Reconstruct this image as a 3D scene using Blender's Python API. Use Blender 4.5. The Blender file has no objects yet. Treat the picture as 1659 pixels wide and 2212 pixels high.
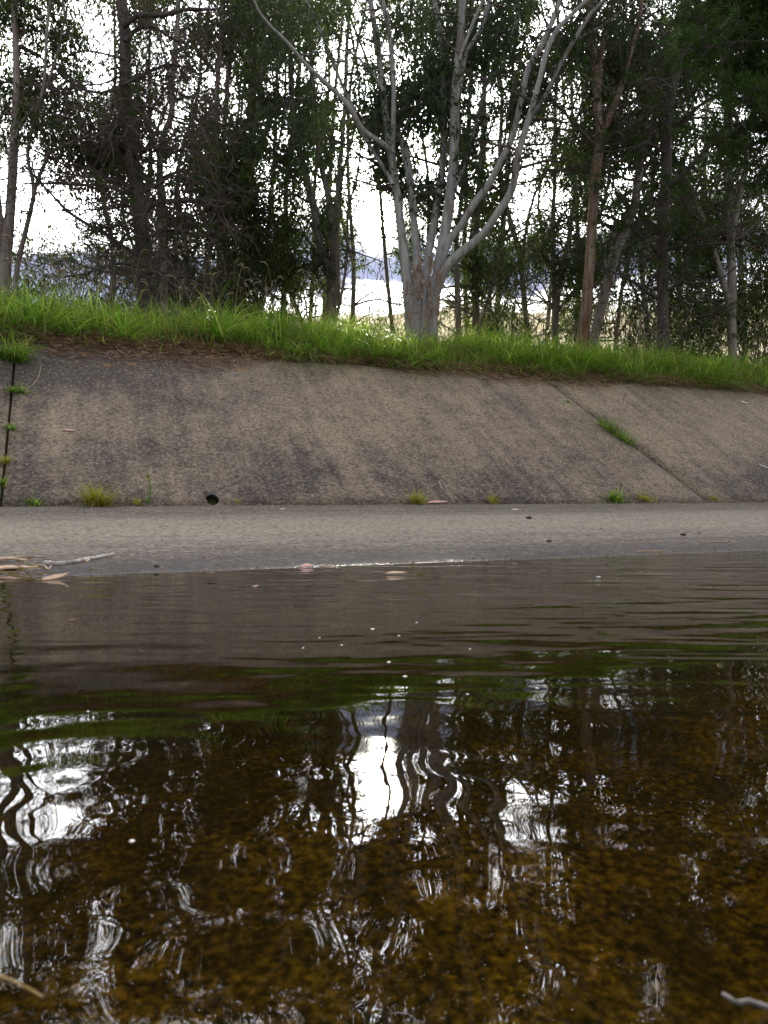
import bpy, bmesh, math, random
import numpy as np
from mathutils import Vector, Matrix, noise as mnoise

SC = bpy.context.scene
COL = SC.collection
RNG = np.random.default_rng(11)
random.seed(5)

# ------------------------------------------------------------------ camera
CAM_H = 0.32                       # lens height over the water
F = 1658.0                         # focal length in units of the 1659 x 2212 view
CX, CY, HOR = 829.5, 1106.0, 1068.0
PITCH = math.atan((CY - HOR) / F)  # the camera looks down a little
cd = bpy.data.cameras.new('camera')
cam = bpy.data.objects.new('camera', cd)
COL.objects.link(cam)
cam.location = (0, 0, CAM_H)
cam.rotation_euler = (math.pi / 2 - PITCH, 0, 0)
cd.sensor_fit = 'VERTICAL'
cd.sensor_height = 36.0
cd.lens = 36.0 * F / 2212.0
cd.clip_start = 0.02
cd.clip_end = 3000
cd.dof.use_dof = True
cd.dof.focus_distance = 8.5
cd.dof.aperture_fstop = 9.0
SC.camera = cam

# ------------------------------------------------------------------ light
SUN_EL = math.radians(19.6)
SUN_AZ = math.radians(-0.3)        # a touch left of the camera axis
SUN_DIR = Vector((math.sin(SUN_AZ) * math.cos(SUN_EL), math.cos(SUN_AZ) * math.cos(SUN_EL), math.sin(SUN_EL)))
sd = bpy.data.lights.new('sun', 'SUN')
sd.energy = 3.0
sd.angle = math.radians(2.2)
sd.color = (1.0, 0.93, 0.8)
sun = bpy.data.objects.new('sun', sd)
COL.objects.link(sun)
sun.location = (0, 60, 40)
sun.rotation_euler = SUN_DIR.to_track_quat('Z', 'Y').to_euler()

SC.view_settings.view_transform = 'Standard'
SC.view_settings.look = 'None'
SC.view_settings.gamma = 1
SC.view_settings.exposure = 1.75
SC.render.engine = 'CYCLES'
SC.cycles.use_denoising = True
SC.cycles.max_bounces = 7
SC.cycles.diffuse_bounces = 3
SC.cycles.glossy_bounces = 3
SC.cycles.transmission_bounces = 4
SC.cycles.transparent_max_bounces = 8
SC.cycles.sample_clamp_indirect = 6
SC.cycles.caustics_reflective = False
SC.cycles.caustics_refractive = False


class NT:
    """small node helper"""
    def __init__(s, tree):
        s.t = tree
        s.t.nodes.clear()

    def n(s, kind, ins=None, **props):
        nd = s.t.nodes.new(kind)
        for k, v in props.items():
            setattr(nd, k, v)
        for k, v in (ins or {}).items():
            s.put(nd.inputs[k], v)
        return nd

    def put(s, sock, v):
        if isinstance(v, bpy.types.NodeSocket):
            s.t.links.new(v, sock)
        elif isinstance(v, bpy.types.Node):
            s.t.links.new(v.outputs[0], sock)
        else:
            if sock.type == 'RGBA' and len(v) == 3:
                v = (*v, 1)
            sock.default_value = v

    def math(s, op, a, b=0.0, clamp=False):
        nd = s.n('ShaderNodeMath', operation=op, use_clamp=clamp)
        s.put(nd.inputs[0], a)
        s.put(nd.inputs[1], b)
        return nd.outputs[0]

    def mix(s, f, a, b, blend='MIX'):
        nd = s.n('ShaderNodeMix', data_type='RGBA', blend_type=blend)
        s.put(nd.inputs[0], f)
        s.put(nd.inputs[6], a)
        s.put(nd.inputs[7], b)
        return nd.outputs[2]

    def ramp(s, f, stops):
        nd = s.n('ShaderNodeValToRGB')
        s.put(nd.inputs[0], f)
        el = nd.color_ramp.elements
        while len(el) < len(stops):
            el.new(0.5)
        for e, (p, c) in zip(el, stops):
            e.position = p
            e.color = (c, c, c, 1) if not isinstance(c, (tuple, list)) else (*c, 1)
        return nd.outputs[0]

    def noise(s, vec, scale, detail=4.0, rough=0.55, dist=0.0):
        nd = s.n('ShaderNodeTexNoise', {'Scale': scale, 'Detail': detail, 'Roughness': rough, 'Distortion': dist})
        if vec is not None:
            s.put(nd.inputs['Vector'], vec)
        return nd.outputs[0]

    def mapping(s, vec, scale=(1, 1, 1), loc=(0, 0, 0), rot=(0, 0, 0)):
        nd = s.n('ShaderNodeMapping', {'Scale': scale, 'Location': loc, 'Rotation': rot})
        s.put(nd.inputs['Vector'], vec)
        return nd.outputs[0]


# sky: Nishita, with broken backlit cloud and the bright aureole round the veiled sun
w = bpy.data.worlds.new('World')
SC.world = w
w.use_nodes = True
T = NT(w.node_tree)
sky = T.n('ShaderNodeTexSky', sky_type='NISHITA', sun_disc=False, sun_elevation=SUN_EL, sun_rotation=SUN_AZ,
          air_density=1.0, dust_density=1.5, ozone_density=1.0)
gen = T.n('ShaderNodeTexCoord').outputs['Generated']
sep = T.n('ShaderNodeSeparateXYZ', {0: gen})
dotn = T.n('ShaderNodeVectorMath', operation='DOT_PRODUCT')
T.put(dotn.inputs[0], gen)
dotn.inputs[1].default_value = SUN_DIR
dp = T.math('MAXIMUM', dotn.outputs['Value'], 0.0)
g_wide = T.math('POWER', dp, 5.0)
g_mid = T.math('POWER', dp, 60.0)
g_sun = T.math('POWER', dp, 5500.0)
cl_vec = T.mapping(gen, scale=(2.2, 2.2, 9.0))
cl = T.noise(cl_vec, 1.6, 7, 0.55, 0.3)
cl_mask = T.ramp(cl, [(0.36, 0.35), (0.62, 1.0)])
# a band of blue-grey cloud low under the sun, a bright gap under it
band = T.math('ADD', sep.outputs['Z'], T.math('MULTIPLY', T.math('SUBTRACT', T.noise(T.mapping(gen, scale=(2.2, 2.2, 6.0)), 3.4, 7, 0.6, 0.5), 0.5), 0.14))
band = T.math('ADD', band, T.math('MULTIPLY', T.math('MAXIMUM', T.math('SUBTRACT', -0.08, sep.outputs['X']), 0.0), 0.16))
band_f = T.ramp(band, [(0.0, 0.0), (0.228, 0.0), (0.262, 1.0), (0.308, 1.0), (0.334, 0.0)])
cloud_k = T.math('ADD', T.math('ADD', 7.0, T.math('MULTIPLY', g_wide, 150.0)), T.math('MULTIPLY', g_mid, 90.0))
tex_k = T.ramp(T.noise(cl_vec, 3.1, 8, 0.6), [(0.3, 0.55), (0.7, 1.15)])
cloud_k = T.math('MULTIPLY', cloud_k, tex_k)
cloud_col = T.mix(1.0, (0.97, 0.98, 1.0), T.n('ShaderNodeCombineXYZ', {0: cloud_k, 1: cloud_k, 2: cloud_k}).outputs[0], 'MULTIPLY')
skyc = T.mix(cl_mask, sky.outputs[0], cloud_col)
fwd = T.n('ShaderNodeMapRange', {0: sep.outputs['Y'], 1: 0.0, 2: 0.5, 3: 0.0, 4: 1.0}).outputs[0]
skyc = T.mix(T.math('MULTIPLY', band_f, fwd), skyc, (3.3, 3.6, 5.2))
low_f = T.ramp(band, [(0.0, 1.0), (0.225, 1.0), (0.25, 0.0)])
skyc = T.mix(T.math('MULTIPLY', low_f, fwd), skyc, (6.6, 5.7, 3.7))
sunk = T.math('MULTIPLY', g_sun, 800.0)
sunc = T.mix(1.0, (1.0, 0.95, 0.82), T.n('ShaderNodeCombineXYZ', {0: sunk, 1: sunk, 2: sunk}).outputs[0], 'MULTIPLY')
skyc = T.mix(1.0, skyc, sunc, 'ADD')
bg = T.n('ShaderNodeBackground', {'Color': skyc, 'Strength': 0.05})
T.n('ShaderNodeOutputWorld', {'Surface': bg})
w.cycles.sampling_method = 'MANUAL'
w.cycles.sample_map_resolution = 1024

# ------------------------------------------------------------------ geometry of the place
ROT = math.atan(0.405)             # the channel runs away to the right
CR, SR = math.cos(ROT), math.sin(ROT)
V_TOE, Z_TOE = 6.67, 0.224
V_TOP, Z_TOP = 9.46, 2.03
V_WL = 3.24
AP = Z_TOE / (V_TOE - V_WL)        # fall of the channel floor


def uv2w(u, v, z=0.0):
    return np.array([u * CR - v * SR, u * SR + v * CR, z])


def w2uv(p):
    return p[0] * CR + p[1] * SR, -p[0] * SR + p[1] * CR


CAMV = np.array([0, 0, CAM_H])
FW = np.array([0, math.cos(PITCH), -math.sin(PITCH)])
UP = np.array([0, math.sin(PITCH), math.cos(PITCH)])
RT = np.array([1.0, 0, 0])


def ray(x, y):
    return RT * (x - CX) / F + FW + UP * (CY - y) / F


def at(x, y, Y):
    d = ray(x, y)
    return CAMV + d * (Y / d[1])


def project(P):
    q = P - CAMV
    dep = q @ FW
    return CX + F * (q @ RT) / dep, CY - F * (q @ UP) / dep, dep


def hit(x, y, p0, nrm):
    d = ray(x, y)
    return CAMV + d * ((p0 - CAMV) @ nrm) / (d @ nrm)


N_SLOPE = np.array([SR * (Z_TOP - Z_TOE), -CR * (Z_TOP - Z_TOE), V_TOP - V_TOE])
N_SLOPE /= np.linalg.norm(N_SLOPE)
N_APRON = np.array([SR * AP, -CR * AP, 1.0])
N_APRON /= np.linalg.norm(N_APRON)
UPV = np.array([0, 0, 1.0])


def on_slope(x, y):
    return hit(x, y, uv2w(0, V_TOE, Z_TOE), N_SLOPE)


def on_apron(x, y):
    return hit(x, y, uv2w(0, V_WL, 0), N_APRON)


def on_water(x, y):
    return hit(x, y, np.zeros(3), UPV)


def bank_z(u, v):
    """grassy ground above the concrete"""
    base = np.interp(v, [9.25, 9.45, 9.6, 10.2, 10.9, 12.0, 40, 400], [1.80, 2.0, 2.12, 2.42, 2.59, 2.56, 2.4, 2.3])
    return base + 0.16 * np.interp(u, [-3.5, 0.5], [1, 0]) * np.interp(v, [9.5, 10.4], [0, 1]) \
        + 0.05 * np.sin(u * 1.9 + v) * np.sin(u * 0.73 + 1.3 * v) * np.interp(v, [9.5, 10.2], [0, 1]) \
        + 0.045 * np.sin(u * 5.3 + 1.0) * np.sin(u * 2.17) * np.interp(v, [9.2, 9.5, 9.9], [1, 1, 0.3])


# ------------------------------------------------------------------ object helpers
def link(o, parent=None):
    COL.objects.link(o)
    if parent is not None:
        o.parent = parent
    return o


def tag(o, label=None, cat=None, group=None, kind=None):
    if label: o['label'] = label
    if cat: o['category'] = cat
    if group: o['group'] = group
    if kind: o['kind'] = kind
    return o


def empty(name, loc, label=None, cat=None, group=None):
    o = bpy.data.objects.new(name, None)
    o.location = loc
    o.empty_display_size = 0.2
    link(o)
    return tag(o, label, cat, group)


class MB:
    """collects vertices and faces for one mesh object"""
    def __init__(s):
        s.v, s.q, s.t, s.nv = [], [], [], 0

    def add(s, v, quads=None, tris=None):
        v = np.asarray(v, float).reshape(-1, 3)
        if quads is not None and len(quads): s.q.append(np.asarray(quads, np.int64).reshape(-1, 4) + s.nv)
        if tris is not None and len(tris): s.t.append(np.asarray(tris, np.int64).reshape(-1, 3) + s.nv)
        s.v.append(v)
        s.nv += len(v)

    def tube(s, pts, rad, sides=6, wob=0.0, cap=False):
        pts = np.asarray(pts, float)
        rad = np.asarray(rad, float)
        n = len(pts)
        tan = np.gradient(pts, axis=0)
        tan /= np.linalg.norm(tan, axis=1)[:, None] + 1e-9
        ref = np.array([0.31, 0.95, 0.1]) if abs(tan[0][2]) > 0.5 else np.array([0.05, 0.1, 1.0])
        a = np.cross(tan, ref)
        a /= np.linalg.norm(a, axis=1)[:, None] + 1e-9
        b = np.cross(tan, a)
        ang = np.linspace(0, 2 * math.pi, sides, endpoint=False)
        rr = rad[:, None] * np.ones((1, sides))
        if wob:
            ph = RNG.random(3) * 6
            t = np.arange(n)[:, None]
            rr = rr * (1 + wob * np.sin(ang[None] * 2 + ph[0] + t * 0.35) + wob * 0.6 * np.sin(ang[None] * 3 + ph[1] - t * 0.6)
                       + wob * 0.5 * (RNG.random((n, sides)) - 0.5))
        vv = pts[:, None] + rr[..., None] * (np.cos(ang)[None, :, None] * a[:, None] + np.sin(ang)[None, :, None] * b[:, None])
        i = np.arange(n - 1)[:, None] * sides
        j = np.arange(sides)[None]
        k = (j + 1) % sides
        q = np.stack([i + j, i + k, i + sides + k, i + sides + j], -1).reshape(-1, 4)
        tr = []
        vv = vv.reshape(-1, 3)
        if cap:
            vv = np.vstack([vv, pts[0], pts[-1]])
            jj = np.arange(sides)
            kk = (jj + 1) % sides
            tr = np.vstack([np.stack([kk, jj, np.full(sides, n * sides)], -1),
                            np.stack([jj + (n - 1) * sides, kk + (n - 1) * sides, np.full(sides, n * sides + 1)], -1)])
        s.add(vv, q, tr)

    def build(s, name, mat, parent=None, origin=None, smooth=True):
        v = np.concatenate(s.v) if s.v else np.zeros((0, 3))
        if origin is not None:
            v = v - np.asarray(origin)
        q = np.concatenate(s.q) if s.q else np.zeros((0, 4), np.int64)
        t = np.concatenate(s.t) if s.t else np.zeros((0, 3), np.int64)
        me = bpy.data.meshes.new(name)
        me.vertices.add(len(v))
        me.vertices.foreach_set('co', v.astype(np.float32).ravel())
        nl = q.size + t.size
        me.loops.add(nl)
        me.loops.foreach_set('vertex_index', np.concatenate([q.ravel(), t.ravel()]).astype(np.int32))
        me.polygons.add(len(q) + len(t))
        ls = np.concatenate([np.arange(len(q)) * 4, q.size + np.arange(len(t)) * 3]).astype(np.int32)
        me.polygons.foreach_set('loop_start', ls)
        if smooth:
            me.polygons.foreach_set('use_smooth', np.ones(len(ls), bool))
        me.update(calc_edges=True)
        if isinstance(mat, (list, tuple)):
            for m in mat: me.materials.append(m)
        else:
            me.materials.append(mat)
        o = bpy.data.objects.new(name, me)
        if origin is not None and parent is None:
            o.location = origin
        return link(o, parent)


# ------------------------------------------------------------------ materials
def material(name):
    m = bpy.data.materials.new(name)
    m.use_nodes = True
    return m, NT(m.node_tree)


def finish(t, bsdf, bump=None):
    t.n('ShaderNodeOutputMaterial', {'Surface': bsdf})


def leaf_mat(name, c0, c1, c2, trans=0.35, rough=0.45, spec=0.35):
    m, t = material(name)
    rnd = t.n('ShaderNodeNewGeometry').outputs['Random Per Island']
    col = t.n('ShaderNodeValToRGB')
    t.put(col.inputs[0], rnd)
    e = col.color_ramp.elements
    e[0].color = (*c0, 1)
    e[1].color = (*c2, 1)
    x = e.new(0.6)
    x.color = (*c1, 1)
    p = t.n('ShaderNodeBsdfPrincipled', {'Base Color': col.outputs[0], 'Roughness': rough, 'Specular IOR Level': spec})
    tc = t.mix(1.0, col.outputs[0], (1.5, 1.6, 0.75), 'MULTIPLY')
    tr = t.n('ShaderNodeBsdfTranslucent', {'Color': tc})
    mx = t.n('ShaderNodeMixShader', {0: trans, 1: p, 2: tr})
    finish(t, mx)
    return m


M_GUM = leaf_mat('gum_leaf', (0.034, 0.05, 0.020), (0.056, 0.08, 0.03), (0.11, 0.125, 0.045), 0.42, 0.5, 0.25)
M_GUM2 = leaf_mat('gum_leaf_blue', (0.03, 0.05, 0.03), (0.05, 0.078, 0.042), (0.09, 0.115, 0.06), 0.4, 0.5, 0.25)
M_PINE = leaf_mat('pine_needle', (0.018, 0.044, 0.011), (0.04, 0.083, 0.017), (0.085, 0.13, 0.028), 0.3, 0.5, 0.2)
M_DEADN = leaf_mat('dead_needle', (0.07, 0.032, 0.018), (0.11, 0.052, 0.028), (0.16, 0.08, 0.04), 0.25)
M_GRASS = leaf_mat('grass_blade', (0.06, 0.125, 0.02), (0.14, 0.25, 0.04), (0.36, 0.42, 0.13), 0.55, 0.4)
M_GRASSY = leaf_mat('grass_yellow', (0.16, 0.2, 0.025), (0.33, 0.33, 0.04), (0.5, 0.42, 0.1), 0.35)
M_STRAW = leaf_mat('straw', (0.16, 0.105, 0.055), (0.26, 0.18, 0.10), (0.42, 0.33, 0.2), 0.25)
M_LITTER = leaf_mat('brown_litter', (0.10, 0.052, 0.028), (0.25, 0.135, 0.075), (0.45, 0.29, 0.18), 0.08)
M_FLOWER = leaf_mat('yellow_flower', (0.5, 0.4, 0.03), (0.6, 0.5, 0.05), (0.65, 0.55, 0.1), 0.3)


def bark_mat(name, a, b, c, zbase=None, streak=(7, 7, 0.8), rough_bark=0.3):
    """a: main colour, b: second tone, c: peeling or dark patches"""
    m, t = material(name)
    oc = t.n('ShaderNodeTexCoord').outputs['Object']
    n1 = t.noise(t.mapping(oc, streak), 1.6, 6, 0.6, 0.6)
    n2 = t.noise(t.mapping(oc, (3, 3, 0.5)), 2.0, 5, 0.6)
    n3 = t.noise(t.mapping(oc, (16, 16, 1.6)), 3.0, 4, 0.65)
    col = t.mix(t.ramp(n1, [(0.35, 0), (0.65, 1)]), a, b)
    patch = t.ramp(n2, [(0.56, 0), (0.62, 1)])
    if zbase is not None:
        z = t.n('ShaderNodeSeparateXYZ', {0: oc}).outputs[2]
        zz = t.math('ADD', z, t.math('MULTIPLY', t.math('SUBTRACT', n2, 0.5), zbase * 1.6))
        low = t.n('ShaderNodeMapRange', {0: zz, 1: zbase * 1.35, 2: zbase * 0.5, 3: 0.0, 4: 1.0}).outputs[0]
        patch = t.math('MAXIMUM', t.math('MULTIPLY', patch, 0.75), t.math('MULTIPLY', low, t.ramp(n1, [(0.3, 0.25), (0.6, 1.0)])))
    col = t.mix(patch, col, c)
    col = t.mix(t.ramp(n3, [(0.3, 0.3), (0.55, 0.0)]), col, (0.03, 0.025, 0.022))
    h = t.math('ADD', t.math('MULTIPLY', n3, rough_bark), t.math('MULTIPLY', n1, 0.5))
    bp = t.n('ShaderNodeBump', {'Strength': 0.5, 'Distance': 0.03, 'Height': h})
    p = t.n('ShaderNodeBsdfPrincipled', {'Base Color': col, 'Roughness': 0.75, 'Specular IOR Level': 0.25, 'Normal': bp})
    finish(t, p)
    return m


M_BARK_HERO = bark_mat('pale_gum_bark', (0.48, 0.455, 0.43), (0.27, 0.265, 0.27), (0.19, 0.135, 0.10), 0.9)
M_BARK_GUM = bark_mat('grey_gum_bark', (0.33, 0.285, 0.255), (0.2, 0.165, 0.15), (0.14, 0.09, 0.065), 1.2)
M_BARK_RED = bark_mat('reddish_gum_bark', (0.42, 0.34, 0.28), (0.24, 0.12, 0.07), (0.15, 0.07, 0.04), 2.0, (9, 9, 0.5))
M_BARK_PALE = bark_mat('pale_leaning_bark', (0.36, 0.315, 0.28), (0.25, 0.215, 0.19), (0.14, 0.085, 0.06), 0.6)
M_BARK_PINE = bark_mat('pine_bark', (0.13, 0.10, 0.10), (0.075, 0.058, 0.056), (0.05, 0.036, 0.034), None, (9, 9, 3.0), 1.2)
M_TWIG = bark_mat('dead_twig', (0.17, 0.135, 0.13), (0.105, 0.082, 0.08), (0.13, 0.065, 0.045), None)


def concrete_mat(name, mode):
    """object space is u along the channel, v across it, z up"""
    m, t = material(name)
    oc = t.n('ShaderNodeTexCoord').outputs['Object']
    xyz = t.n('ShaderNodeSeparateXYZ', {0: oc})
    u, v, z = xyz.outputs[0], xyz.outputs[1], xyz.outputs[2]
    big = t.noise(t.mapping(oc, (0.8, 0.8, 0.8)), 1.0, 5, 0.62, 0.4)
    med = t.noise(oc, 5.0, 6, 0.65, 0.5)
    fine = t.noise(oc, 30.0, 4, 0.8)
    vor = t.n('ShaderNodeTexVoronoi', {'Vector': oc, 'Scale': 48.0, 'Randomness': 1.0})
    speck = t.n('ShaderNodeTexVoronoi', {'Vector': oc, 'Scale': 26.0})
    tan, dk = (0.31, 0.236, 0.165), (0.084, 0.063, 0.053)
    if mode == 'slope':
        # run-off streaks follow the fall of the slope
        stre = t.noise(t.mapping(oc, (4.2, 0.42, 0.42), rot=(0, 0, -0.18)), 1.5, 6, 0.62, 0.5)
        f = t.math('ADD', t.math('MULTIPLY', stre, 0.55), t.math('MULTIPLY', big, 0.55))
        f = t.math('ADD', f, t.math('MULTIPLY', t.math('SUBTRACT', med, 0.5), 0.5))
        # dark lichen at the upper left, tan towards the middle, damp grey foot
        lx = t.n('ShaderNodeMapRange', {0: u, 1: 2.6, 2: 0.2, 3: 0.0, 4: 0.42}).outputs[0]
        lz = t.n('ShaderNodeMapRange', {0: z, 1: 0.9, 2: 1.75, 3: 0.0, 4: 1.0}).outputs[0]
        f = t.math('SUBTRACT', f, t.math('MULTIPLY', lx, lz))
        tz = t.n('ShaderNodeMapRange', {0: z, 1: 0.75, 2: 1.25, 3: 0.0, 4: 0.05}).outputs[0]
        f = t.math('ADD', f, tz)
        zn = t.math('ADD', z, t.math('MULTIPLY', t.math('SUBTRACT', big, 0.5), 0.8))
        foot = t.n('ShaderNodeMapRange', {0: zn, 1: 1.0, 2: 0.35, 3: 0.0, 4: 0.13}).outputs[0]
        f = t.math('SUBTRACT', f, foot)
        col = t.mix(t.ramp(f, [(0.34, 0.0), (0.68, 1)]), dk, tan)
    else:
        st = t.noise(t.mapping(oc, (0.9, 5.0, 5.0)), 1.6, 8, 0.75, 0.3)
        vn = t.math('ADD', v, t.math('MULTIPLY', t.math('SUBTRACT', big, 0.5), 0.5))
        prof = t.n('ShaderNodeValToRGB')
        t.put(prof.inputs[0], t.math('DIVIDE', vn, 8.0))
        el = prof.color_ramp.elements
        st_ = [(0.0, 0.42), (0.40, 0.32), (0.455, 0.34), (0.52, 0.60), (0.585, 0.92), (0.665, 0.88), (0.735, 0.46), (0.9, 0.34)]
        while len(el) < len(st_): el.new(0.5)
        for e, (p_, c_) in zip(el, st_):
            e.position = p_
            e.color = (c_, c_, c_, 1)
        f = t.math('ADD', prof.outputs[0], t.math('MULTIPLY', t.math('SUBTRACT', st, 0.5), 1.15))
        f = t.math('ADD', f, t.math('MULTIPLY', t.math('SUBTRACT', med, 0.5), 0.3))
        col = t.mix(t.ramp(f, [(0.3, 0.05), (0.86, 0.9)]), dk, (0.285, 0.235, 0.185))
    # aggregate: pale and dark grains
    col = t.mix(t.ramp(fine, [(0.38, 0.75), (0.5, 0.0)]), col, (0.03, 0.026, 0.025))
    col = t.mix(t.ramp(fine, [(0.53, 0.0), (0.66, 0.6)]), col, (0.38, 0.33, 0.26))
    pit = t.ramp(vor.outputs['Distance'], [(0.08, 1.0), (0.3, 0.0)])
    pick = t.n('ShaderNodeSeparateColor', {0: vor.outputs['Color']})
    pitd = t.math('MULTIPLY', pit, t.ramp(pick.outputs[0], [(0.58, 0.0), (0.66, 0.7)]))
    pitl = t.math('MULTIPLY', pit, t.ramp(pick.outputs[1], [(0.8, 0.0), (0.86, 0.7)]))
    col = t.mix(pitd, col, (0.025, 0.023, 0.025))
    col = t.mix(pitl, col, (0.5, 0.45, 0.37))
    rough = 0.9
    if mode == 'slope':
        # rusty lichen rosettes near the top
        lsum = None
        for (px, py, r) in ((522, 797, 0.075), (232, 789, 0.06), (285, 787, 0.07), (1420, 826, 0.13), (1300, 817, 0.08)):
            p3 = on_slope(px, py)
            uu, vv = w2uv(p3)
            dn = t.n('ShaderNodeVectorMath', operation='DISTANCE')
            t.put(dn.inputs[0], oc)
            dn.inputs[1].default_value = (uu, vv, p3[2])
            d_ = t.math('ADD', dn.outputs['Value'], t.math('MULTIPLY', t.math('SUBTRACT', med, 0.5), 0.16))
            k = t.n('ShaderNodeMapRange', {0: d_, 1: r, 2: r * 0.55, 3: 0.0, 4: 1.0}).outputs[0]
            lsum = k if lsum is None else t.math('MAXIMUM', lsum, k)
        col = t.mix(t.math('MULTIPLY', lsum, 0.75), col, (0.27, 0.14, 0.04))
    else:
        # wet rim next to the water
        wet = t.n('ShaderNodeMapRange', {0: t.math('ADD', v, t.math('MULTIPLY', t.math('SUBTRACT', med, 0.5), 0.3)), 1: 3.85, 2: 3.3, 3: 0.0, 4: 1.0}).outputs[0]
        wet2 = t.n('ShaderNodeMapRange', {0: t.math('ADD', v, t.math('MULTIPLY', t.math('SUBTRACT', med, 0.5), 0.25)), 1: 3.32, 2: 3.27, 3: 0.0, 4: 1.0}).outputs[0]
        glint = t.ramp(t.noise(t.mapping(oc, (60, 110, 60)), 1.0, 2, 0.6), [(0.5, 0.0), (0.6, 1.0)])
        wet2 = t.math('MULTIPLY', wet2, glint)
        col = t.mix(t.math('MULTIPLY', wet, 0.75), col, (0.035, 0.032, 0.034))
        rough = t.math('SUBTRACT', 0.95, t.math('MULTIPLY', wet2, 0.6))
        # algae and golden gravel on the bed nearer the middle of the channel
        bedn = t.noise(oc, 85.0, 4, 0.65, 0.0)
        bedn2 = t.noise(oc, 9.0, 4, 0.6, 0.5)
        bsum = t.math('ADD', t.math('MULTIPLY', bedn, 0.8), t.math('MULTIPLY', bedn2, 0.3))
        gold = t.ramp(bsum, [(0.42, (0.004, 0.003, 0.001)), (0.48, (0.034, 0.022, 0.001)), (0.59, (0.14, 0.086, 0.005)), (0.72, (0.34, 0.215, 0.02))])
        darkw = t.ramp(bsum, [(0.4, (0.003, 0.003, 0.001)), (0.54, (0.014, 0.0115, 0.0005)), (0.7, (0.095, 0.062, 0.003))])
        gm_ = t.n('ShaderNodeMapRange', {0: t.math('ADD', v, t.math('MULTIPLY', t.math('SUBTRACT', big, 0.5), 1.2)), 1: 1.35, 2: 0.45, 3: 0.0, 4: 1.0}).outputs[0]
        bl = t.mix(gm_, darkw, gold)
        pat = t.noise(oc, 3.2, 3, 0.6, 0.6)
        bl = t.mix(t.ramp(pat, [(0.36, 0.7), (0.58, 0.0)]), bl, (0.010, 0.009, 0.001))
        bedm = t.n('ShaderNodeMapRange', {0: t.math('ADD', v, t.math('MULTIPLY', t.math('SUBTRACT', big, 0.5), 0.9)), 1: 2.5, 2: 1.6, 3: 0.0, 4: 1.0}).outputs[0]
        col = t.mix(bedm, col, bl)
        under = t.n('ShaderNodeMapRange', {0: v, 1: 3.26, 2: 3.2, 3: 0.0, 4: 0.45}).outputs[0]
        col = t.mix(under, col, (0.02, 0.015, 0.012))
        # weed-filled crack that carries the left joint on under the water
        wob = t.noise(t.mapping(oc, (0, 3.5, 0)), 1.0, 5, 0.65)
        cr = t.math('ABSOLUTE', t.math('SUBTRACT', t.math('ADD', u, 0.50), t.math('MULTIPLY', t.math('SUBTRACT', wob, 0.5), 0.5)))
        crm = t.math('MULTIPLY', t.n('ShaderNodeMapRange', {0: cr, 1: 0.02, 2: 0.008, 3: 0.0, 4: 0.9}).outputs[0],
                     t.n('ShaderNodeMapRange', {0: v, 1: 3.3, 2: 3.1, 3: 0.0, 4: 1.0}).outputs[0])
        col = t.mix(crm, col, (0.012, 0.02, 0.006))
    h = t.math('ADD', t.math('MULTIPLY', fine, 0.6), t.math('MULTIPLY', med, 0.8))
    h = t.math('SUBTRACT', h, t.math('MULTIPLY', pitd, 0.5))
    bp = t.n('ShaderNodeBump', {'Strength': 0.6, 'Distance': 0.012, 'Height': h})
    p = t.n('ShaderNodeBsdfPrincipled', {'Base Color': col, 'Roughness': rough, 'Specular IOR Level': 0.3, 'Normal': bp})
    if mode == 'floor':
        t.put(p.inputs['Specular IOR Level'], t.n('ShaderNodeMapRange', {0: v, 1: 3.24, 2: 3.2, 3: 0.35, 4: 0.0}).outputs[0])
    finish(t, p)
    return m


M_SLOPE = concrete_mat('weathered_slope_concrete', 'slope')
M_FLOOR = concrete_mat('channel_floor_concrete', 'floor')


def ground_mat():
    m, t = material('turf_soil')
    oc = t.n('ShaderNodeTexCoord').outputs['Object']
    n1 = t.noise(oc, 3.0, 6, 0.65)
    n2 = t.noise(oc, 30.0, 4, 0.6)
    col = t.mix(t.ramp(n1, [(0.35, 0), (0.65, 1)]), (0.05, 0.035, 0.02), (0.05, 0.075, 0.018))
    col = t.mix(t.ramp(n2, [(0.4, 0), (0.7, 0.7)]), col, (0.11, 0.08, 0.04))
    bp = t.n('ShaderNodeBump', {'Strength': 0.8, 'Distance': 0.05, 'Height': n2})
    finish(t, t.n('ShaderNodeBsdfPrincipled', {'Base Color': col, 'Roughness': 0.95, 'Specular IOR Level': 0.1, 'Normal': bp}))
    return m


M_GROUND = ground_mat()


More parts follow.
